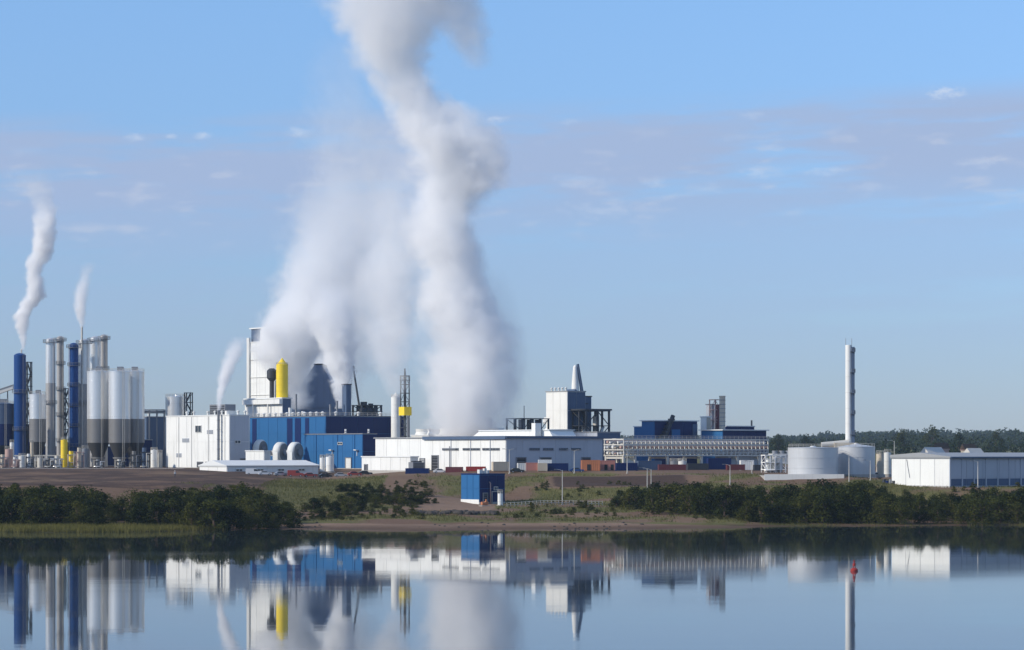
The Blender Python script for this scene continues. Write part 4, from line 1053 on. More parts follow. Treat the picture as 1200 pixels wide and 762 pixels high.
# ------------------------------------------------------------------ warehouse on the right
Dh = 735; zh = 8.3
wh, W, L, H = block('warehouse', 'big low warehouse with sunlit white gable and long side coloured as shade', 'warehouse', 1045, 1113, 1262, 537.5, Dh, zh, 'grey_shade_clad', 'grey_shade_clad', roof='roofgrey', pw=6.2, rows=1, clad=False, over=.3)
panels(wh, 'L', .05, L - .05, .3, H - .1, 5.0, 'white')
panels(wh, 'R', .05, W - .05, 2.5, H - .3, 6.6, 'grey_shade_clad', gap=.2)  # the long side's shade is painted into these grey panels
panels(wh, 'R', .05, W - .05, .3, 2.45, 6.6, 'slate', gap=.2)
for k in range(12):
    x = W * k / 11.0; part('pilaster', 'grey_shade_clad', wh, lambda b: b.box(x - .22, x + .22, -.28, .02, .3, H - .1))
part('monopitch_roof', 'roofgrey', wh, lambda b: b.prism([(-.6, H + .36), (L + .4, H + .36), (L + .4, H + 1.0), (L * .5, H + 1.7), (-.6, H + .55)], -.4, W + .4))
part('gutter', 'slate', wh, lambda b: b.box(-.4, W + .4, -.95, -.62, H + .05, H + .4))
y = lface(wh, 1063)
o = part('wall_cable', 'steel', wh, lambda b: b.tube((-.2, y, H - .3), (-.2, y - 1.2, 2.6), .09, n=4)); 
dp = thing('drum_store', 'dark little stack of pallets and drums against the white warehouse gable', 'pallets', (X(1066, 732) - 1.0, 735 + 20, 8.4), A)
for k in range(4): part('drum', ('dark', 'steel', 'navy', 'dark')[k], dp, lambda b: b.cyl(-2.2, k * 1.3 - 2, 0, 1.6 + .4 * (k % 2), .55, n=12), True)
part('pallet', 'bark', dp, lambda b: b.box(-3.0, -1.4, -3, 3, -.4, -.02))
for (u, v, dd, ww, lab) in ((1080, 523, 850, 26, 'pale gabled shed roof behind the warehouse, nearer the small tanks'), (1130, 524, 860, 22, 'pale gabled shed roof behind the warehouse, beyond the brown roofs')):
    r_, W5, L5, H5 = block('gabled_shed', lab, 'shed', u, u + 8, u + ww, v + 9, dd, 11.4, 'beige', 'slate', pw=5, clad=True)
    part('gable_roof', 'galv', r_, lambda b: b.prism([(-.4, H5 + .36), (L5 + .4, H5 + .36), (L5 / 2, H5 + 2.2)], -.4, W5 + .4))
for (u, v, dd, lab) in ((1094, 520, 980, 'small brown-roofed house seen over the warehouse roof'), (1126, 521, 1010, 'second small tan house seen over the warehouse roof, nearer the wood')):
    r_, W5, L5, H5 = block('house', lab, 'house', u, u + 5, u + 18, v + 7, dd, 12.6, 'beige', 'pinkpipe', roof='pinkpipe', pw=4)
    part('gable_roof', 'bark', r_, lambda b: b.prism([(-.4, H5 + .36), (L5 + .4, H5 + .36), (L5 / 2, H5 + 2.6)], -.4, W5 + .4))

# ------------------------------------------------------------------ pump house by the river
Dn = 725; zn = 4.0
ph, W, L, H = block('river_pump_house', 'small blue pump house standing alone on the river bank', 'building', 540.5, 562, 591.5, 556.5, Dn, zn, 'blue', 'navy', roof='navy', pw=2.8, rows=2, over=.12)  # navy right-hand panels are blue with the shade painted in
part('white_base', 'white', ph, lambda b: b.box(-.19, -.05, .1, L - .05, -.5, 1.0))
for (x, y, w, h) in ((.6, .8, 1.1, 1.1), (2.2, .6, .8, 1.4), (3.6, 1.2, .7, .9)):
    part('roof_vent', 'white2', ph, lambda b: b.box(x, x + w, y, y + w, H + .352, H + .35 + h))
door(ph, 'R', 1.2, .3, 1.3, 2.4, off=-.1, name='door')
window(ph, 'R', W * .55, 3.6, 1.4, 1.0, off=-.1)
part('pipe', 'pinkpipe', ph, lambda b: b.path([(W * .38, -.6, -.3), (W * .38, -.6, 5.6), (W * .38, -.1, 5.9)], .16, 8), True)
part('pipe', 'galv', ph, lambda b: b.path([(W * .45, -.5, -.3), (W * .45, -.5, 3.2), (W * .8, -.5, 3.2), (W * .8, -.5, -.3)], .14, 8), True)
vtank(583.2, 589.4, 579, 713, 'small white tank at the pump house wall', 'white', zb=gz(X(586, 713), 713), cone=.2)
pm = thing('pump_skid', 'orange pump skid at the foot of the pump house', 'machinery', (X(568, 712), 712, gz(X(568, 712), 712)), A)
part('base', 'concrete', pm, lambda b: b.box(-1.5, 1.5, -.8, .8, -.5, .15)); part('motor', 'orange', pm, lambda b: b.tube((-1.1, 0, .75), (.2, 0, .75), .45, n=12), True); part('volute', 'orange', pm, lambda b: b.tube((.5, -.3, .8), (.5, .3, .8), .6, n=14), True); part('pipe', 'orange', pm, lambda b: b.tube((.5, 0, .8), (.5, 0, 1.9), .22, n=8), True)

# ------------------------------------------------------------------ containers and cabins
def container(u, v, D, w, h, label, m, rz=0.0, depth=2.4, name='shipping_container', openings=0, zb=None, group=None):
    zb = gz(X(u, D), D) if zb is None else zb
    t = thing(name, label, 'container', (X(u, D), D, zb), rz, group)
    part('body', m, t, lambda b: b.box(.06, w - .06, .06, depth - .06, .15, h - .06))
    n = max(4, int(w / .6))
    part('corrugation', m, t, lambda b: [b.box(w * (k + .25) / n, w * (k + .65) / n, -.0, .07, .3, h - .25) for k in range(n)])
    for x in (0, w - .16):
        for y in (0, depth - .16): part('corner_post', m, t, lambda b: b.box(x, x + .16, y - .01, y + .16, 0, h))
    part('top_rail', m, t, lambda b: [b.box(.16, w - .16, -.005, .12, h - .2, h - .003), b.box(.16, w - .16, depth - .12, depth, h - .2, h - .003)])
    for k in range(openings):
        a = w * (.3 + .4 * k); part('door', 'opening', t, lambda b: b.box(a, a + w * .2, -.05, .08, .3, h * .62))
    return t
container(606.8, 0, 803, 2.6, 2.5, 'white container end of the row before the loading doors', 'white2', .1)
container(616.5, 0, 803, 3.6, 2.6, 'faded red container between two pale ones before the loading doors', 'pink', .05)
container(630, 0, 802, 3.0, 2.6, 'pale cream container between the faded red and navy ones', 'beige', .05)
container(642, 0, 804, 6.4, 2.5, 'navy container before the loading doors of the machine hall', 'navy', .05)
container(631, 0, 808, 4.2, 3.5, 'tall white container standing behind the cream one', 'white', .05)
container(578, 0, 800, 5.0, 3.0, 'cream site cabin at the corner of the machine hall', 'beige', .25, name='site_cabin')
container(681.5, 0, 806, 5.8, 3.5, 'larger orange site cabin with a dark doorway near the pipe rack', 'orange', .05, openings=1, name='site_cabin', depth=3)
container(703, 0, 810, 4.8, 3.3, 'faded orange site cabin with dark openings beside the larger orange one', 'pink', .08, openings=2, name='site_cabin', depth=3)
container(522, 0, 803, 5.2, 1.9, 'low maroon container along the foot of the white machine hall', 'maroon', -.15)
container(546, 0, 803, 6.0, 1.6, 'low dark red skip along the foot of the white machine hall', 'red', -.1, name='waste_skip')
container(722, 0, 830, 7, 2.6, 'navy container under the near end of the pipe rack', 'navy', .1)
container(748, 0, 850, 8, 3.2, 'slate container under the pipe rack beside the navy one', 'slate', .2, depth=3)
container(772, 0, 842, 9, 2.0, 'maroon low trailer box under the pipe rack', 'maroon', .1)
container(806, 0, 852, 7, 2.3, 'black container under the middle of the pipe rack', 'dark', .15)
container(830, 0, 866, 8, 4.0, 'navy tall box under the middle of the pipe rack', 'navy', .2, depth=3)
container(868, 0, 862, 4.5, 3.4, 'white box cabin under the far end of the pipe rack', 'white', .1, name='site_cabin')
container(852, 0, 850, 6, 2.0, 'dark maroon low container before the white box cabin', 'maroon', .1)
container(884, 0, 846, 5, 2.0, 'black low container at the far end of the pipe rack', 'dark', .1)
for (u, D, m_, lab) in ((738, 846, 'galv', 'galvanised tank under the near end of the pipe rack'), (790, 872, 'steel', 'grey tank under the pipe rack between the maroon trailer and black container'), (800, 870, 'white2', 'off-white tank under the middle of the pipe rack')):
    vtank(u - 5, u + 5, 541, D, lab, m_, zb=12.3)
container(475, 0, 812, 7.4, 1.9, 'dark blue tarpaulin-covered trailer before the low white wing', 'navy', -.1, name='covered_trailer', zb=gz(X(475, 812), 812))

# ------------------------------------------------------------------ cars
def car(u, D, m, label, rz=0.0, van=False):
    x = X(u, D); t = thing('parked_van' if van else 'parked_car', label, 'van' if van else 'car', (x, D, gz(x, D) + .02), rz, 'vehicles parked along the dirt road')
    l, w, h = (5.2, 1.9, 2.1) if van else (4.4, 1.75, 1.45)
    if van: prof = [(0, .35), (l, .35), (l, .95), (l * .95, 1.1), (l * .78, 1.2), (l * .66, h), (.05, h), (0, 1.9)]
    else: prof = [(0, .35), (l, .35), (l, .75), (l * .97, .85), (l * .72, .95), (l * .58, h), (l * .25, h), (l * .08, .98), (0, .92)]
    part('body', m, t, lambda b: b.prism_y(prof, 0, w))
    win = [(l * .70, .98), (l * .585, h - .12), (l * .26, h - .12), (l * .13, .99)] if not van else [(l * .77, 1.22), (l * .67, h - .2), (l * .5, h - .2), (l * .5, 1.22)]
    part('side_window', 'glass', t, lambda b: b.prism_y(win, -.015, .02)); part('side_window', 'glass', t, lambda b: b.prism_y(win, w - .02, w + .015))
    part('windscreen', 'glass', t, lambda b: b.add([(l * .71, .12, 1.0 if not van else 1.25), (l * .71, w - .12, 1.0 if not van else 1.25), (l * .59 if not van else l * .67, w - .2, h - .08), (l * .59 if not van else l * .67, .2, h - .08)], [(0, 1, 2, 3)]).add([(l * .73, .12, 1.0 if not van else 1.25), (l * .73, w - .12, 1.0 if not van else 1.25), (l * .61 if not van else l * .69, w - .2, h - .06), (l * .61 if not van else l * .69, .2, h - .06)], [(0, 1, 2, 3)]))
    for k in (.19, .8):
        for s in (0, w):
            o = part('wheel', 'tyre', t, lambda b: b.tube((l * k, s - .1, .33), (l * k, s + .1, .33), .33, n=14))
            part('rim', 'carsilver', o, lambda b: b.tube((l * k, s - .115, .33), (l * k, s + .115, .33), .19, n=10))
    for s in (.2, w - .5): part('headlight', 'lamp', t, lambda b: b.box(l - .03, l + .02, s, s + .3, .6, .75))
Dx = 835
for i, (u, m_, lab, van) in enumerate([(288, 'carwhite', 'white van parked nearest the gable end of the low shed', True), (303, 'carwhite', 'white car parked beside the white van before the low shed', False), (322, 'carsilver', 'silver car parked before the middle of the low shed', False),
        (337, 'carred', 'red van parked before the low shed', True), (356, 'carred', 'red car parked between the red van and a dark car', False), (374, 'cardark', 'dark car parked past the end of the low shed', False), (392, 'carsilver', 'silver car parked alone below the blue annex', False), (408, 'carred', 'red car parked alone below the blue annex', False), (421, 'cardark', 'dark car parked below the low white wing', False)]):
    car(u, Dx - 3 * (i % 2) - (8 if u > 380 else 0), m_, lab, .12 + .1 * (i % 3), van)
car(508, 806, 'carwhite', 'white car parked beside the covered trailer', .1)
car(598, 798, 'cardark', 'dark car parked at the machine hall corner', .2)
car(668, 799, 'carblue', 'blue car parked between the navy container and the orange cabin', .1)
car(1003, 788, 'carwhite', 'white car parked before the shaded storage tank', .1)
car(1016, 792, 'carwhite', 'white van parked before the shaded storage tank', .1, True)

# ------------------------------------------------------------------ lamp posts, fence, buoy, person, boulders
def lamp(u, vbase, D, vtop, label, two=False):
    x = X(u, D); zb = gz(x, D); h = Z(vtop, D) - zb
    t = thing('lamp_post', label, 'lamp post', (x, D, zb), .3)
    part('pole', 'galv', t, lambda b: b.tube((0, 0, -.5), (0, 0, h), .16, .09, n=8), True)
    part('base', 'concrete', t, lambda b: b.cyl(0, 0, -.5, .25, .35, n=10))
    for s in ((-1, 1) if two else (-1,)):
        part('arm', 'galv', t, lambda b: b.path([(0, 0, h - .3), (s * .7, 0, h + .1), (s * 1.6, 0, h + .2)], .06, 6))
        part('lamp_head', 'steel', t, lambda b: b.box(min(s * 1.5, s * 2.3), max(s * 1.5, s * 2.3), -.16, .16, h + .12, h + .3))
lamp(659, 0, 712, 551, 'lamp post on the bank right beside the pump house fence')
lamp(758.5, 0, 735, 549, 'shorter lamp post of the close pair below the pipe rack')
lamp(763, 0, 740, 550, 'other lamp post of the close pair, a step nearer the tanks')
lamp(855.5, 0, 752, 545, 'lamp post in the thicket below the lower blue building')
lamp(735, 0, 795, 527, 'tall lamp post before the near end of the pipe rack', True)
lamp(673, 0, 797, 528, 'tall lamp post before the shaded end wall of the machine hall', True)
lamp(597, 0, 796, 527, 'tall lamp post at the corner of the machine hall', True)
lamp(995, 0, 752, 532, 'lamp post before the shaded storage tank')
lamp(1020, 0, 760, 540, 'short lamp post between the parked cars and the thicket by the tanks')
lamp(1146, 0, 728, 541, 'lamp post before the long side of the warehouse')
lamp(1048, 0, 800, 517, 'tall lamp post rising behind the warehouse gable corner')
lamp(881, 0, 790, 541, 'lamp post before the far end of the pipe rack')

def fence():
    D0, D1 = 706, 716; x0, x1 = X(594, D0), X(706, D1); n = 26
    t = thing('post_fence', 'low grey post and rail fence running along the bank from the pump house', 'fence', (x0, D0, gz(x0, D0)))
    pts = []
    for k in range(n + 1):
        x = x0 + (x1 - x0) * k / n; y = D0 + (D1 - D0) * k / n; pts.append((x - x0, y - D0, gz(x, y) - gz(x0, D0)))
    for p in pts: part('post', 'concrete', t, lambda b: b.box(p[0] - .09, p[0] + .09, p[1] - .09, p[1] + .09, p[2] - .4, p[2] + 1.3))
    for p, q in zip(pts, pts[1:]): part('rail', 'galv', t, lambda b: [b.tube((p[0], p[1], p[2] + h), (q[0], q[1], q[2] + h), .05, n=4) for h in (.6, 1.15)])
fence()

def buoy():
    D = 398
    t = thing('buoy', 'small red navigation buoy with a lattice top floating on the river', 'buoy', (X(1001, D), D, -.1), .4)
    t.scale = (.8, .8, .85)
    part('float', 'red', t, lambda b: b.lathe(0, 0, [(.45, -.4), (.72, 0), (.74, .4), (.5, .62), (.3, .7)], 20), True)
    for q in range(0, 360, 90): part('mast_leg', 'red', t, lambda b: b.tube((.32 * math.cos(R(q)), .32 * math.sin(R(q)), .6), (.14 * math.cos(R(q)), .14 * math.sin(R(q)), 1.5), .05, n=5))
    part('daymark', 'red', t, lambda b: b.lathe(0, 0, [(.28, 1.0), (.30, 1.5), (.12, 1.62)], 12), True)
    part('topmark', 'red', t, lambda b: b.lathe(0, 0, [(.05, 1.62), (.16, 1.7), (.16, 1.95), (.04, 2.1)], 10), True)
buoy()

def person():
    D = 770; x = X(205, D); zb = gz(x, D)
    me = bpy.data.meshes.new('body')
    J = [(0, 0, .95), (0, 0, 1.15), (0, 0, 1.42), (0, -.01, 1.52), (0, -.02, 1.64), (0, -.02, 1.74),
         (-.2, 0, 1.40), (-.27, .03, 1.13), (-.25, -.06, .88), (.2, 0, 1.40), (.27, .03, 1.13), (.25, -.06, .88),
         (-.1, 0, .9), (-.12, -.03, .5), (-.13, .02, .08), (-.14, -.12, .03), (.1, 0, .9), (.12, .02, .5), (.13, .06, .08), (.14, -.08, .03)]
    E = [(0, 1), (1, 2), (2, 3), (3, 4), (4, 5), (2, 6), (6, 7), (7, 8), (2, 9), (9, 10), (10, 11), (0, 12), (12, 13), (13, 14), (14, 15), (0, 16), (16, 17), (17, 18), (18, 19)]
    rad = [.15, .15, .17, .06, .1, .08, .08, .055, .04, .08, .055, .04, .1, .075, .05, .045, .1, .075, .05, .045]
    me.from_pydata(J, E, [])
    o = link('person', me, None, (x, D, zb), .5)
    tag(o, 'person in a white shirt and dark trousers standing on the bare earth', 'person')
    sk = o.modifiers.new('skin', 'SKIN')
    for i, sv in enumerate(me.skin_vertices[0].data): sv.radius = (rad[i], rad[i] * .8); sv.use_root = i == 0
    ss = o.modifiers.new('sub', 'SUBSURF'); ss.levels = 1; ss.render_levels = 2
    m = bpy.data.materials.new('clothed_body'); m.use_nodes = True
    t = NT(m.node_tree); b = m.node_tree.nodes['Principled BSDF']; tc = t.n('ShaderNodeTexCoord'); z = t.sep(tc.outputs['Object'])[2]
    c = t.mix(t.smooth(z, .93, .96), (.03, .032, .045), (.75, .75, .73)); c = t.mix(t.smooth(z, 1.49, 1.51), c, (.40, .24, .17))
    t.l(c, b.inputs['Base Color']); b.inputs['Roughness'].default_value = .8; me.materials.append(m)
    part('hard_hat', 'white', o, lambda b: b.lathe(0, -.02, [(.15, 1.74), (.13, 1.75), (.12, 1.81), (.06, 1.87), (.01, 1.88)], 14), True)
person()

def boulders():
    rnd = random.Random(3); meshes = []
    for k in range(4):
        b = MB(); n, mlat = 10, 6
        prof = []
        vs = []; fs = []
        for j in range(mlat + 1):
            th = math.pi * j / mlat
            for i in range(n):
                ph_ = 2 * math.pi * i / n; d = Vector((math.sin(th) * math.cos(ph_), math.sin(th) * math.sin(ph_), math.cos(th)))
                s = 1 + .35 * mnoise.noise(d * 1.6 + Vector((k * 9, 0, 0)))
                vs.append((d.x * s, d.y * s, d.z * s * .75))
        for j in range(mlat):
            for i in range(n): fs.append((j * n + i, (j + 1) * n + i, (j + 1) * n + (i + 1) % n, j * n + (i + 1) % n))
        b.add(vs, fs); meshes.append(b.mesh('boulder', 'rock'))
    for i in range(30):
        u = 486 + 96 * i / 29 + rnd.uniform(-1, 1); D = 668 + rnd.uniform(-3, 3); x = X(u, D); s = rnd.uniform(.6, 1.15)
        o = link('boulder', meshes[i % 4], None, (x, D, gz(x, D) + .25 * s), rnd.uniform(0, 6)); o.scale = (s * 1.2, s, s)
        tag(o, 'dark boulder in the row lining the bank below the pump house', 'boulder', 'boulders lining the bank below the pump house')
    spots = [rnd.uniform(330, 860) for _ in range(9)]
    for i in range(54):
        u = spots[i % 9] + rnd.gauss(0, 16); D = (616 if u < 700 else 616 + (u - 700) * .14) + abs(rnd.gauss(0, 9)); x = X(u, D); s = rnd.uniform(.12, .42)
        o = link('stone', meshes[i % 4], None, (x, D, gz(x, D) + .1 * s), rnd.uniform(0, 6)); o.scale = (s * 1.3, s, s)
        tag(o, 'small dark stone lying on the bare beach at the water\'s edge', 'stone', 'stones lying on the beach')
boulders()

# ------------------------------------------------------------------ trees and shrubs
def tree_variant(seed, leafm, nlobes=9, nleaf=1500, ls=.07, low=False):
    """unit-height tree: tapered trunk with limbs, crown of leaf clumps; returns (trunk mesh, crown mesh)"""
    rnd = random.Random(seed)
    tb = MB(); top = .6
    bend = (rnd.uniform(-.06, .06), rnd.uniform(-.06, .06))
    tb.path([(0, 0, -.08), (bend[0] * .4, bend[1] * .4, .2), (bend[0], bend[1], .42), (bend[0] * 1.2, bend[1] * 1.2, top)], .03, 6)
    lobes = []
    for k in range(nlobes):
        a = rnd.uniform(0, 6.283); rr = rnd.uniform(.06, .34); z = rnd.uniform(.2 if low else .32, .82) - rr * .25
        r = rnd.uniform(.14, .25); c = Vector((rr * math.cos(a), rr * math.sin(a), z)); lobes.append((c, r))
        tb.tube((bend[0] * .8, bend[1] * .8, .25 + .2 * rnd.random()), c, .016, .006, n=5)
    lobes.append((Vector((bend[0], bend[1], .82)), .17))
    if low: lobes += [(Vector((.25 * math.cos(q), .25 * math.sin(q), .15)), .2) for q in (0.4, 2.4, 4.5)]
    vs = []; fs = []
    for i in range(nleaf):
        c, r = lobes[rnd.randrange(len(lobes))]
        d = Vector((rnd.gauss(0, 1), rnd.gauss(0, 1), rnd.gauss(0, 1))).normalized()
        p = c + d * (r * (rnd.random() ** .35) * rnd.uniform(.8, 1.12))
        if p.z < .02: p.z = .02 + rnd.random() * .05
        nrm = (d + Vector((rnd.gauss(0, .6), rnd.gauss(0, .6), rnd.gauss(0, .6) + .3))).normalized()
        a = nrm.orthogonal().normalized(); b = nrm.cross(a); t = rnd.uniform(0, 6.28)
        a, b = a * math.cos(t) + b * math.sin(t), b * math.cos(t) - a * math.sin(t)
        s = ls * rnd.uniform(.45, 1.05); k = len(vs)
        vs += [p + a * s * .5, p + b * s * .32 + nrm * s * .1, p - a * s * .5, p - b * s * .32 + nrm * s * .1]
        fs.append((k, k + 1, k + 2, k + 3))
    cb = MB(); cb.v = [tuple(v) for v in vs]; cb.f = fs
    return tb.mesh('trunk', 'bark'), cb.mesh('crown', leafm)
M['leaf3'] = foliage('yellowgreen_leaves', (.022, .034, .006), (.105, .104, .022))
TV = [tree_variant(10 + k, 'leaf', 10, 1700, .085, True) for k in range(6)]
YV = [tree_variant(70 + k, 'leaf3', 13, 1500, .075, True) for k in range(4)]
SV = [tree_variant(40 + k, 'leaf2', 7, 700, .12, True) for k in range(3)]
rt = random.Random(21)
def plant(x, y, h, label, group, kind='tree', wid=1.25):
    yl = kind == 'tree' and rt.random() < .42
    if yl: label = label.replace('dark leafy', 'olive leafy')
    tv = YV[rt.randrange(len(YV))] if yl else TV[rt.randrange(len(TV))] if kind == 'tree' else SV[rt.randrange(len(SV))]
    name = 'riverbank_tree' if kind == 'tree' else 'shrub'
    o = thing(name, label, 'tree' if kind == 'tree' else 'shrub', (x, y, gz(x, y) - .1), rt.uniform(0, 6.28), group)
    s = h * rt.uniform(.9, 1.1) * wid; o.scale = (s, s * rt.uniform(.9, 1.1), h)
    link('trunk', tv[0], o); link('crown', tv[1], o)
def env(tab, u):
    for (a, va), (b, vb) in zip(tab, tab[1:]):
        if u <= b: return va + (vb - va) * (u - a) / (b - a)
    return tab[-1][1]
ENV_L = [(-40, 568), (60, 570), (110, 574), (135, 584), (165, 574), (230, 573), (285, 570), (310, 577), (335, 588), (352, 598), (360, 604)]
ENV_R = [(722, 584), (740, 573), (800, 571), (900, 574), (955, 569), (1010, 569), (1040, 578), (1100, 582), (1150, 578), (1260, 577)]
GL = 'trees of the riverbank thicket below the silos'; GR = 'trees of the riverbank thicket below the tanks'
WHERE = ('at the water\'s edge', 'in the middle', 'at the top edge')
def spot_label(uu, row, nrow):
    w_ = WHERE[0 if row == 0 else 1 if row < nrow - 2 else 2]
    tab = [(150, 'the silos'), (240, 'the big white building'), (400, 'the low white shed'), (880, 'the pipe rack'), (1036, 'the storage tanks'), (9999, 'the warehouse')]
    return 'dark leafy tree %s of the riverbank thicket below %s' % (w_, next(n_ for lim, n_ in tab if uu < lim))
rows_L = (612, 622, 634, 647, 660, 674, 690)
for (row, D) in enumerate(rows_L):
    u = -60.0
    while u < 356:
        uu = u + rt.uniform(-5, 5); dd = D + rt.uniform(-5, 5); x = X(uu, dd); z = gz(x, dd)
        top = env(ENV_L, uu) - 2 + rt.uniform(-3, 7) + (15 if row == 0 else 8 if row == 1 else 2 if row == 2 else 0)
        h = Z(top, dd) - z
        if h > 1.0 and not (uu > 335 and row == 0): plant(x, dd, min(h, 9) * 1.04, spot_label(uu, row, 7), GL, 'tree', 1.25 if h > 3.5 else 1.8)
        u += rt.uniform(21, 28)
rows_R = (651, 661, 673, 686, 699, 712)
for (row, D) in enumerate(rows_R):
    u = 726.0 + (150 if row == 0 else 100 if row == 1 else 40 if row == 2 else 8 if row == 3 else 0)
    while u < 1250:
        uu = u + rt.uniform(-4, 4); dd = D + rt.uniform(-4, 4); x = X(uu, dd); z = gz(x, dd)
        top = env(ENV_R, uu) - 6 + rt.uniform(-3, 6) + (13 if row == 0 else 7 if row == 1 else 2 if row == 2 else 0)
        h = Z(top, dd) - z
        if h > 1.0: plant(x, dd, min(h, 9) * 1.04, spot_label(uu, row, 6), GR, 'tree', 1.25 if h > 3.5 else 1.8)
        u += rt.uniform(20, 27)
# clumps on the open bank
for (u, D, h) in ((392, 668, 3.6), (408, 672, 4.0), (425, 676, 3.4), (440, 690, 3.0), (455, 700, 3.0), (472, 702, 3.2), (488, 706, 2.6), (412, 702, 3.4), (430, 712, 3.2), (400, 690, 3.5), (446, 716, 2.8), (466, 722, 2.6), (380, 690, 3), (368, 676, 3.2), (395, 650, 2.0), (376, 655, 2.4), (400, 738, 2.2), (415, 740, 2.0), (432, 742, 2.2), (449, 744, 2.0), (466, 742, 2.2), (482, 744, 2.0), (498, 742, 1.8), (510, 722, 2.0), (500, 716, 2.2), (492, 720, 2.4), *[(398 + 9.5 * q, 734 + (q % 3) * 2, 2.0 + .5 * (q % 2)) for q in range(12)], *[(420 + 9 * q, 704 + (q % 3) * 2, 2.6 + .4 * (q % 2)) for q in range(9)]):
    plant(X(u, D), D, h * rt.uniform(.85, 1.1), 'dark leafy bush on the open bank between the thicket and the pump house', 'bushes on the open bank before the pump house', 'tree', 1.6)
for i in range(46):
    u = rt.choice([rt.uniform(330, 480), rt.uniform(595, 730), rt.uniform(560, 720)]); D = rt.uniform(652, 700) if u > 540 else rt.uniform(655, 770); x = X(u, D)
    plant(x, D, rt.uniform(.6, 1.5), 'small olive shrub scattered over the open slope below the mill', 'olive shrubs on the open slope', 'shrub', 1.6)
cl = [(rt.uniform(-40, 58), rt.choice([rt.uniform(650, 690), rt.uniform(742, 768), rt.uniform(700, 735)])) for _ in range(26)]
for i in range(120):
    cx_, cy_ = cl[i % 26]; x = cx_ + rt.gauss(0, 3.5); y = cy_ + rt.gauss(0, 2.5)
    if -13 < x < 2 and 690 < y < 745 or y < 645: continue
    plant(x, y, rt.uniform(.5, 1.7), 'small olive shrub scattered over the open slope below the mill', 'olive shrubs on the open slope', 'shrub', 1.5)
for i in range(70):
    u = rt.uniform(352, 500); D = rt.uniform(644, 700); x = X(u, D)
    plant(x, D, rt.uniform(.7, 1.9), 'low olive scrub on the bank between the left thicket and the boulder row'.replace('left thicket', 'reed-fringed thicket'), 'olive scrub beside the boulder row', 'shrub', 1.8)
for i in range(24):
    u = rt.uniform(870, 1240); D = rt.uniform(722, 731); x = X(u, D)
    plant(x, D, rt.uniform(1.0, 1.9), 'olive shrub at the upper edge of the thicket below the warehouse and tanks', 'olive shrubs at the upper edge of the thicket', 'shrub', 1.6)

def blades(name, label, spots, hmin, hmax, w, m, cat):
    rnd = random.Random(5); vs = []; fs = []
    for (x, y, z) in spots:
        h = rnd.uniform(hmin, hmax); a = rnd.uniform(0, 6.28); lx, ly = rnd.gauss(0, .25) * h, rnd.gauss(0, .25) * h
        dx, dy = math.cos(a) * w, math.sin(a) * w; k = len(vs)
        vs += [(x - dx, y - dy, z - .05), (x + dx, y + dy, z - .05), (x + lx, y + ly, z + h)]; fs.append((k, k + 1, k + 2))
    b = MB(); b.v = vs; b.f = fs; tag(b.build(name, m), label, cat, None, 'stuff')
rnd = random.Random(11); sp = []
for i in range(16000):
    u = rnd.uniform(-70, 275); D = rnd.uniform(591, 611); x = X(u, D); z = gz(x, D)
    if z > -.05 and rnd.random() < (1 if u > 20 else .5): sp.append((x, D, z))
blades('reed_bed', 'yellow-green reeds fringing the water below the thicket', sp, .6, 1.5, .07, 'reed', 'reeds')
sp = []
while len(sp) < 40000:
    x = rnd.uniform(-110, 150); y = rnd.uniform(640, 792); g, s, d = weights(x, y)
    if rnd.random() < (g - .3) * 1.3 - s: sp.append((x, y, gz(x, y)))
blades('grass', 'rough dry grass over the slope below the mill', sp, .25, .7, .09, 'grass', 'grass')

def far_wood():
    rnd = random.Random(31); vs = []; fs = []
    def leaf(p, s):
        nrm = Vector((rnd.gauss(0, 1), rnd.gauss(0, 1) - .6, rnd.gauss(0, 1) + .5)).normalized(); a = nrm.orthogonal().normalized(); b = nrm.cross(a)
        k = len(vs); vs.extend([p + a * s, p + b * s * .8, p - a * s, p - b * s * .8]); fs.append((k, k + 1, k + 2, k + 3))
    for row in range(9):
        D = (1450, 1800, 2300, 2800, 3300, 3800, 4400, 5000, 5600)[row]
        u = 880.0 if row < 2 else 700.0 if row < 6 else 150.0
        while u < 1320:
            uu = u + rnd.uniform(-4, 4); y = D + rnd.uniform(-.07, .07) * D; x = X(uu, y); z = gz(x, y)
            right = smooth((uu - 860) / 200.0)
            h = rnd.uniform(11, 19) * (.55 + .45 * right) * (max(D, 1700) / 2600) ** .5; w = h * rnd.uniform(.42, .7)
            if right < .1 and row < 5: u += 12; continue
            lobes = [(Vector((x + rnd.uniform(-w, w) * .7, y + rnd.uniform(-w, w) * .6, z + h * rnd.uniform(.25, .85))), w * rnd.uniform(.35, .6)) for _ in range(7)]
            for i in range(150):
                c, r = lobes[rnd.randrange(7)]; d = Vector((rnd.gauss(0, 1), rnd.gauss(0, 1), rnd.gauss(0, 1))).normalized()
                leaf(c + d * r * rnd.uniform(.6, 1.05), rnd.uniform(.7, 1.5) * D / 2600)
            u += rnd.uniform(7, 12) * 2600 / D
    b = MB(); b.v = [tuple(v) for v in vs]; b.f = fs
    tag(b.build('far_wood', 'farleaf'), 'hazy wooded rise on the horizon behind the warehouse', 'wood', None, 'stuff')
far_wood()
for (u, vt_, D) in ((1058, 501, 1850), (1092, 497, 2000), (1123, 505, 1750), (912, 508, 1800), (1168, 503, 1800), (945, 507, 1900)):
    x = X(u, D); z = gz(x, D); h = Z(vt_, D) - z
    tv = TV[rt.randrange(6)]; o = thing('tall_tree', 'tall tree standing out of the wood on the horizon', 'tree', (x, D, z - .2), rt.uniform(0, 6), 'tall trees standing out of the far wood')
    o.scale = (h * .75, h * .75, h); link('trunk', tv[0], o); link('crown', tv[1], o)

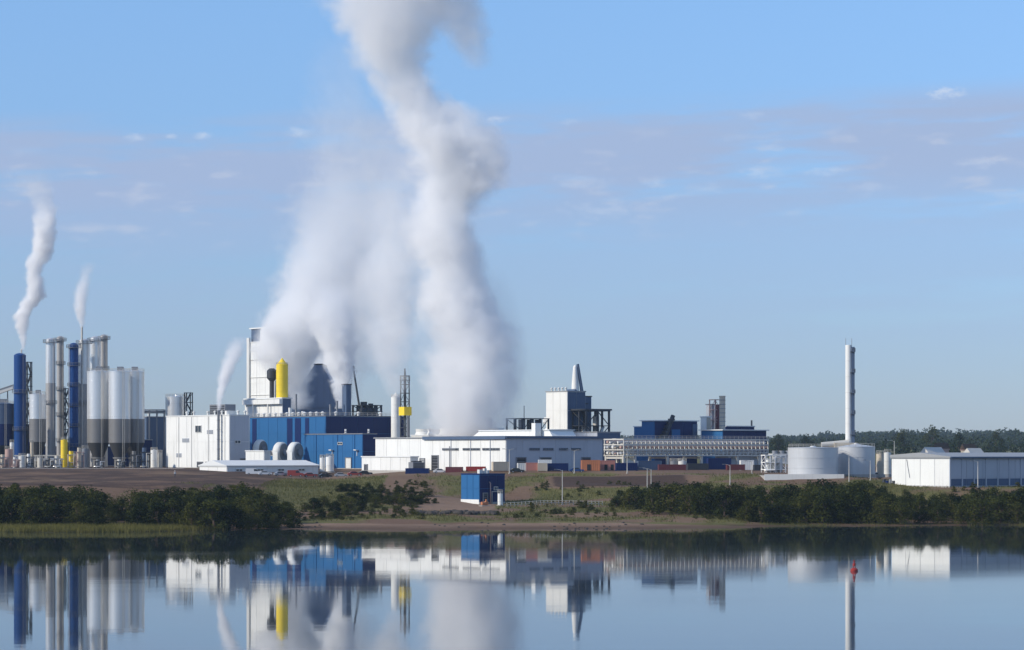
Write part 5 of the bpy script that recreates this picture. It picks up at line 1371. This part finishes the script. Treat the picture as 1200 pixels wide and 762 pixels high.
# ------------------------------------------------------------------ steam
def plume(name, label, pts, D, dens, soft=.5, warp=.35, big=.045, rough=.6, fade=None, step=.21, albedo=(.995, .995, .997), k=.7, depth=1.0, parent=None):
    """pts: (photo column, row, radius in pixels, relative density), bottom to top, at distance D.
    A closed hull of swelling rings holds a volume whose density follows the same centre line."""
    s = D / F
    P = [(X(u, D), Z(v, D), r * s, q) for (u, v, r, q) in pts]
    x0, z0 = P[0][0], P[0][1]; zt = P[-1][1] - z0
    Q = [(x - x0, z - z0, r, q) for (x, z, r, q) in P]
    grow = 1.0 + k * .5
    b = MB(); n = 20; vs = []; fs = []
    for j, (x, z, r, q) in enumerate(Q):
        for i in range(n):
            a = 2 * math.pi * i / n; rr = r * grow * 1.02
            vs.append((x + rr * math.cos(a), rr * math.sin(a) * depth, z))
    for j in range(len(Q) - 1):
        for i in range(n):
            i2 = (i + 1) % n; fs.append((j * n + i, j * n + i2, (j + 1) * n + i2, (j + 1) * n + i))
    fs += [tuple(range(n - 1, -1, -1)), tuple((len(Q) - 1) * n + i for i in range(n))]
    b.add(vs, fs)
    m = bpy.data.materials.new('steam'); m.use_nodes = True; t = NT(m.node_tree)
    for nd in list(m.node_tree.nodes): m.node_tree.nodes.remove(nd)
    out = t.n('ShaderNodeOutputMaterial'); pv = t.n('ShaderNodeVolumePrincipled'); t.l(pv.outputs[0], out.inputs['Volume'])
    pv.inputs['Color'].default_value = (*albedo, 1); pv.inputs['Anisotropy'].default_value = 0.0
    tc = t.n('ShaderNodeTexCoord'); pos = tc.outputs['Object']
    # billows: bend the lookup position by noise, then compare with the centre line
    rm = sum(q[2] for q in Q) / len(Q)
    nv = t.noise(pos, big, 3, .55, True)
    wv = t.vmath('SCALE', t.vmath('SUBTRACT', nv, (.5, .5, .5))); m.node_tree.nodes[-1].inputs['Scale'].default_value = 1
    sc = t.n('ShaderNodeVectorMath', operation='SCALE'); t.l(t.vmath('SUBTRACT', nv, (.5, .5, .5)), sc.inputs[0]); sc.inputs['Scale'].default_value = warp * rm * 2
    x, y, z = t.sep(t.vmath('ADD', pos, sc.outputs[0]))
    h = t.math('DIVIDE', t.sep(pos)[2], zt, clamp=True)
    def curve(vals):
        lo, hi = min(vals), max(vals); hi = hi if hi > lo + 1e-6 else lo + 1
        c = t.n('ShaderNodeFloatCurve'); t.l(h, c.inputs['Value']); cm = c.mapping.curves[0]
        for j, vv in enumerate(vals):
            pz = Q[j][1] / zt; y_ = (vv - lo) / (hi - lo)
            if j == 0: cm.points[0].location = (0, y_)
            elif j == len(vals) - 1: cm.points[-1].location = (1, y_)
            else: cm.points.new(pz, y_)
        c.mapping.update()
        return t.math('MULTIPLY_ADD', c.outputs[0], hi - lo, lo)
    cx = curve([q[0] for q in Q]); cr = curve([q[2] for q in Q]); cq = curve([q[3] for q in Q])
    dx = t.math('SUBTRACT', x, cx); dy = t.math('DIVIDE', y, depth)
    d = t.math('DIVIDE', t.math('SQRT', t.math('ADD', t.math('MULTIPLY', dx, dx), t.math('MULTIPLY', dy, dy))), cr)
    nf = t.noise(t.vmath('ADD', pos, sc.outputs[0]), big * 3.0, 4, rough)
    e = t.math('ADD', t.math('SUBTRACT', 1.0, d), t.math('MULTIPLY', t.math('SUBTRACT', nf, .5), k))
    de = t.math('MULTIPLY', t.math('MULTIPLY', t.smooth(e, 0.0, soft), cq), dens)
    t.l(de, pv.inputs['Density'])
    m.cycles.volume_step_rate = step if hasattr(m.cycles, 'volume_step_rate') else 1
    o = b.build(name, m, parent); o.location = (x0, D, z0)
    if parent is not None: o.location = Vector((x0, D, z0)) - parent.location
    else: tag(o, label, 'steam')
    return o

big_plume = plume('steam_plume', 'great white steam column rising from the cooling tower behind the machine hall',
      [(544, 512, 50, .6), (546, 480, 60, .7), (549, 440, 65, .75), (549, 400, 62, .85), (537, 350, 53, .95), (526, 300, 50, 1), (521, 255, 48, 1), (530, 215, 55, 1), (532, 185, 59, .95), (513, 155, 55, .9), (489, 122, 49, .9), (470, 92, 49, .8), (462, 60, 56, .65), (462, 30, 72, .5), (462, 0, 92, .42), (458, -40, 108, .35), (452, -80, 116, .2)],
      912, .27, soft=.75, warp=.5, big=.045, k=1.2, step=.24)
plume('billow', None, [(590, 508, 18, 0), (594, 490, 26, .5), (596, 450, 32, .7), (592, 410, 34, .6), (584, 360, 32, .4), (576, 310, 28, 0)], 925, .09, soft=1.0, warp=.6, big=.06, k=1.3, parent=big_plume)
plume('billow', None, [(556, 84, 14, 0), (554, 68, 27, .6), (548, 45, 36, 1), (536, 20, 42, 1), (520, -8, 46, 1), (500, -40, 48, .4)], 905, .13, soft=.9, warp=.5, big=.06, k=1.3, parent=big_plume)
plume('billow', None, [(588, 224, 10, 0), (585, 206, 18, .8), (578, 185, 25, 1), (565, 162, 30, 1), (548, 140, 30, .8), (530, 118, 26, 0)], 903, .16, soft=.9, warp=.5, big=.07, k=1.2, parent=big_plume)
plume('steam_plume', 'thin grey veil of steam drifting up over the boiler house',
      [(372, 484, 46, .5), (380, 440, 64, .9), (392, 400, 78, 1), (404, 350, 86, .95), (412, 300, 88, .7), (414, 240, 82, .48), (412, 180, 72, .34), (408, 120, 58, .22), (404, 70, 48, .15), (402, 40, 40, .0)],
      1135, .075, soft=.9, warp=.65, big=.04, k=1.4)
plume('steam_plume', 'dense little steam jet before the slate hall, beside the crane boom',
      [(398, 479, 7, 1), (400, 455, 13, 1), (400, 430, 20, 1), (396, 405, 26, .8), (390, 380, 31, .5), (388, 350, 34, .2), (388, 330, 34, .0)],
      990, .6, soft=.6, warp=.5, big=.12, k=1.25)
plume('steam_plume', 'thick white steam cloud rolling off the roof beside the yellow vessel',
      [(350, 480, 12, .5), (346, 452, 24, 1), (339, 425, 40, 1), (347, 395, 54, .8), (366, 355, 58, .45), (382, 310, 58, .3), (390, 265, 58, .15), (394, 220, 54, .0)],
      1034, .30, soft=.6, warp=.55, big=.06, k=1.3)
plume('steam_plume', 'pale steam wisps between the crane boom and the dark lattice tower',
      [(464, 466, 9, .8), (458, 436, 30, .9), (456, 400, 40, .9), (456, 360, 46, .85), (460, 310, 52, .75), (464, 260, 54, .45), (464, 210, 50, .26), (462, 160, 46, .12), (460, 120, 40, 0)],
      920, .14, soft=.9, warp=.6, big=.05, k=1.4)
plume('steam_plume', 'narrow slanting steam wisp from the thin exhaust pipe on the white building',
      [(256, 481, 3, 1), (258, 465, 6, 1), (262, 448, 9, 1), (268, 430, 12, .7), (275, 412, 14, .35), (281, 394, 14, 0)],
      934, 1.2, soft=.9, warp=.5, big=.16, k=1.1)
plume('steam_plume', 'twisting white steam trail from the pipe on the free-standing blue tower',
      [(27, 410, 2.5, 1), (27, 395, 6, 1), (26, 375, 10, 1), (33, 356, 13, 1), (43, 338, 13, 1), (41, 320, 13, .9), (46, 302, 14, .8), (52, 285, 15, .75), (52, 265, 16, .6), (52, 250, 16, .35), (48, 234, 18, .1), (40, 212, 26, .03), (30, 190, 32, 0)],
      986, 1.1, soft=.6, warp=.7, big=.085, k=1.3)
plume('steam_plume', 'faint short steam puff from the tall thin pipe on the silver tower',
      [(96, 384, 2.5, 1), (95, 372, 7, 1), (94, 355, 9.5, .8), (97, 338, 10, .5), (101, 322, 10, .2), (105, 306, 11, 0)],
      1005, 1.0, soft=.9, warp=.5, big=.15, k=1.1)

# ------------------------------------------------------------------ air
def haze():
    b = MB(); b.box(-4400, 4400, -650, 7200, -4.5, 265)
    m = bpy.data.materials.new('haze_air'); m.use_nodes = True; t = NT(m.node_tree)
    for nd in list(m.node_tree.nodes): m.node_tree.nodes.remove(nd)
    out = t.n('ShaderNodeOutputMaterial'); pv = t.n('ShaderNodeVolumePrincipled'); t.l(pv.outputs[0], out.inputs['Volume'])
    pv.inputs['Color'].default_value = (.62, .80, 1.0, 1); pv.inputs['Density'].default_value = HAZE; pv.inputs['Anisotropy'].default_value = .0
    o = b.build('haze', m); tag(o, 'thin blue morning haze over river and plain', 'haze', None, 'stuff')
HAZE = .000045
haze()
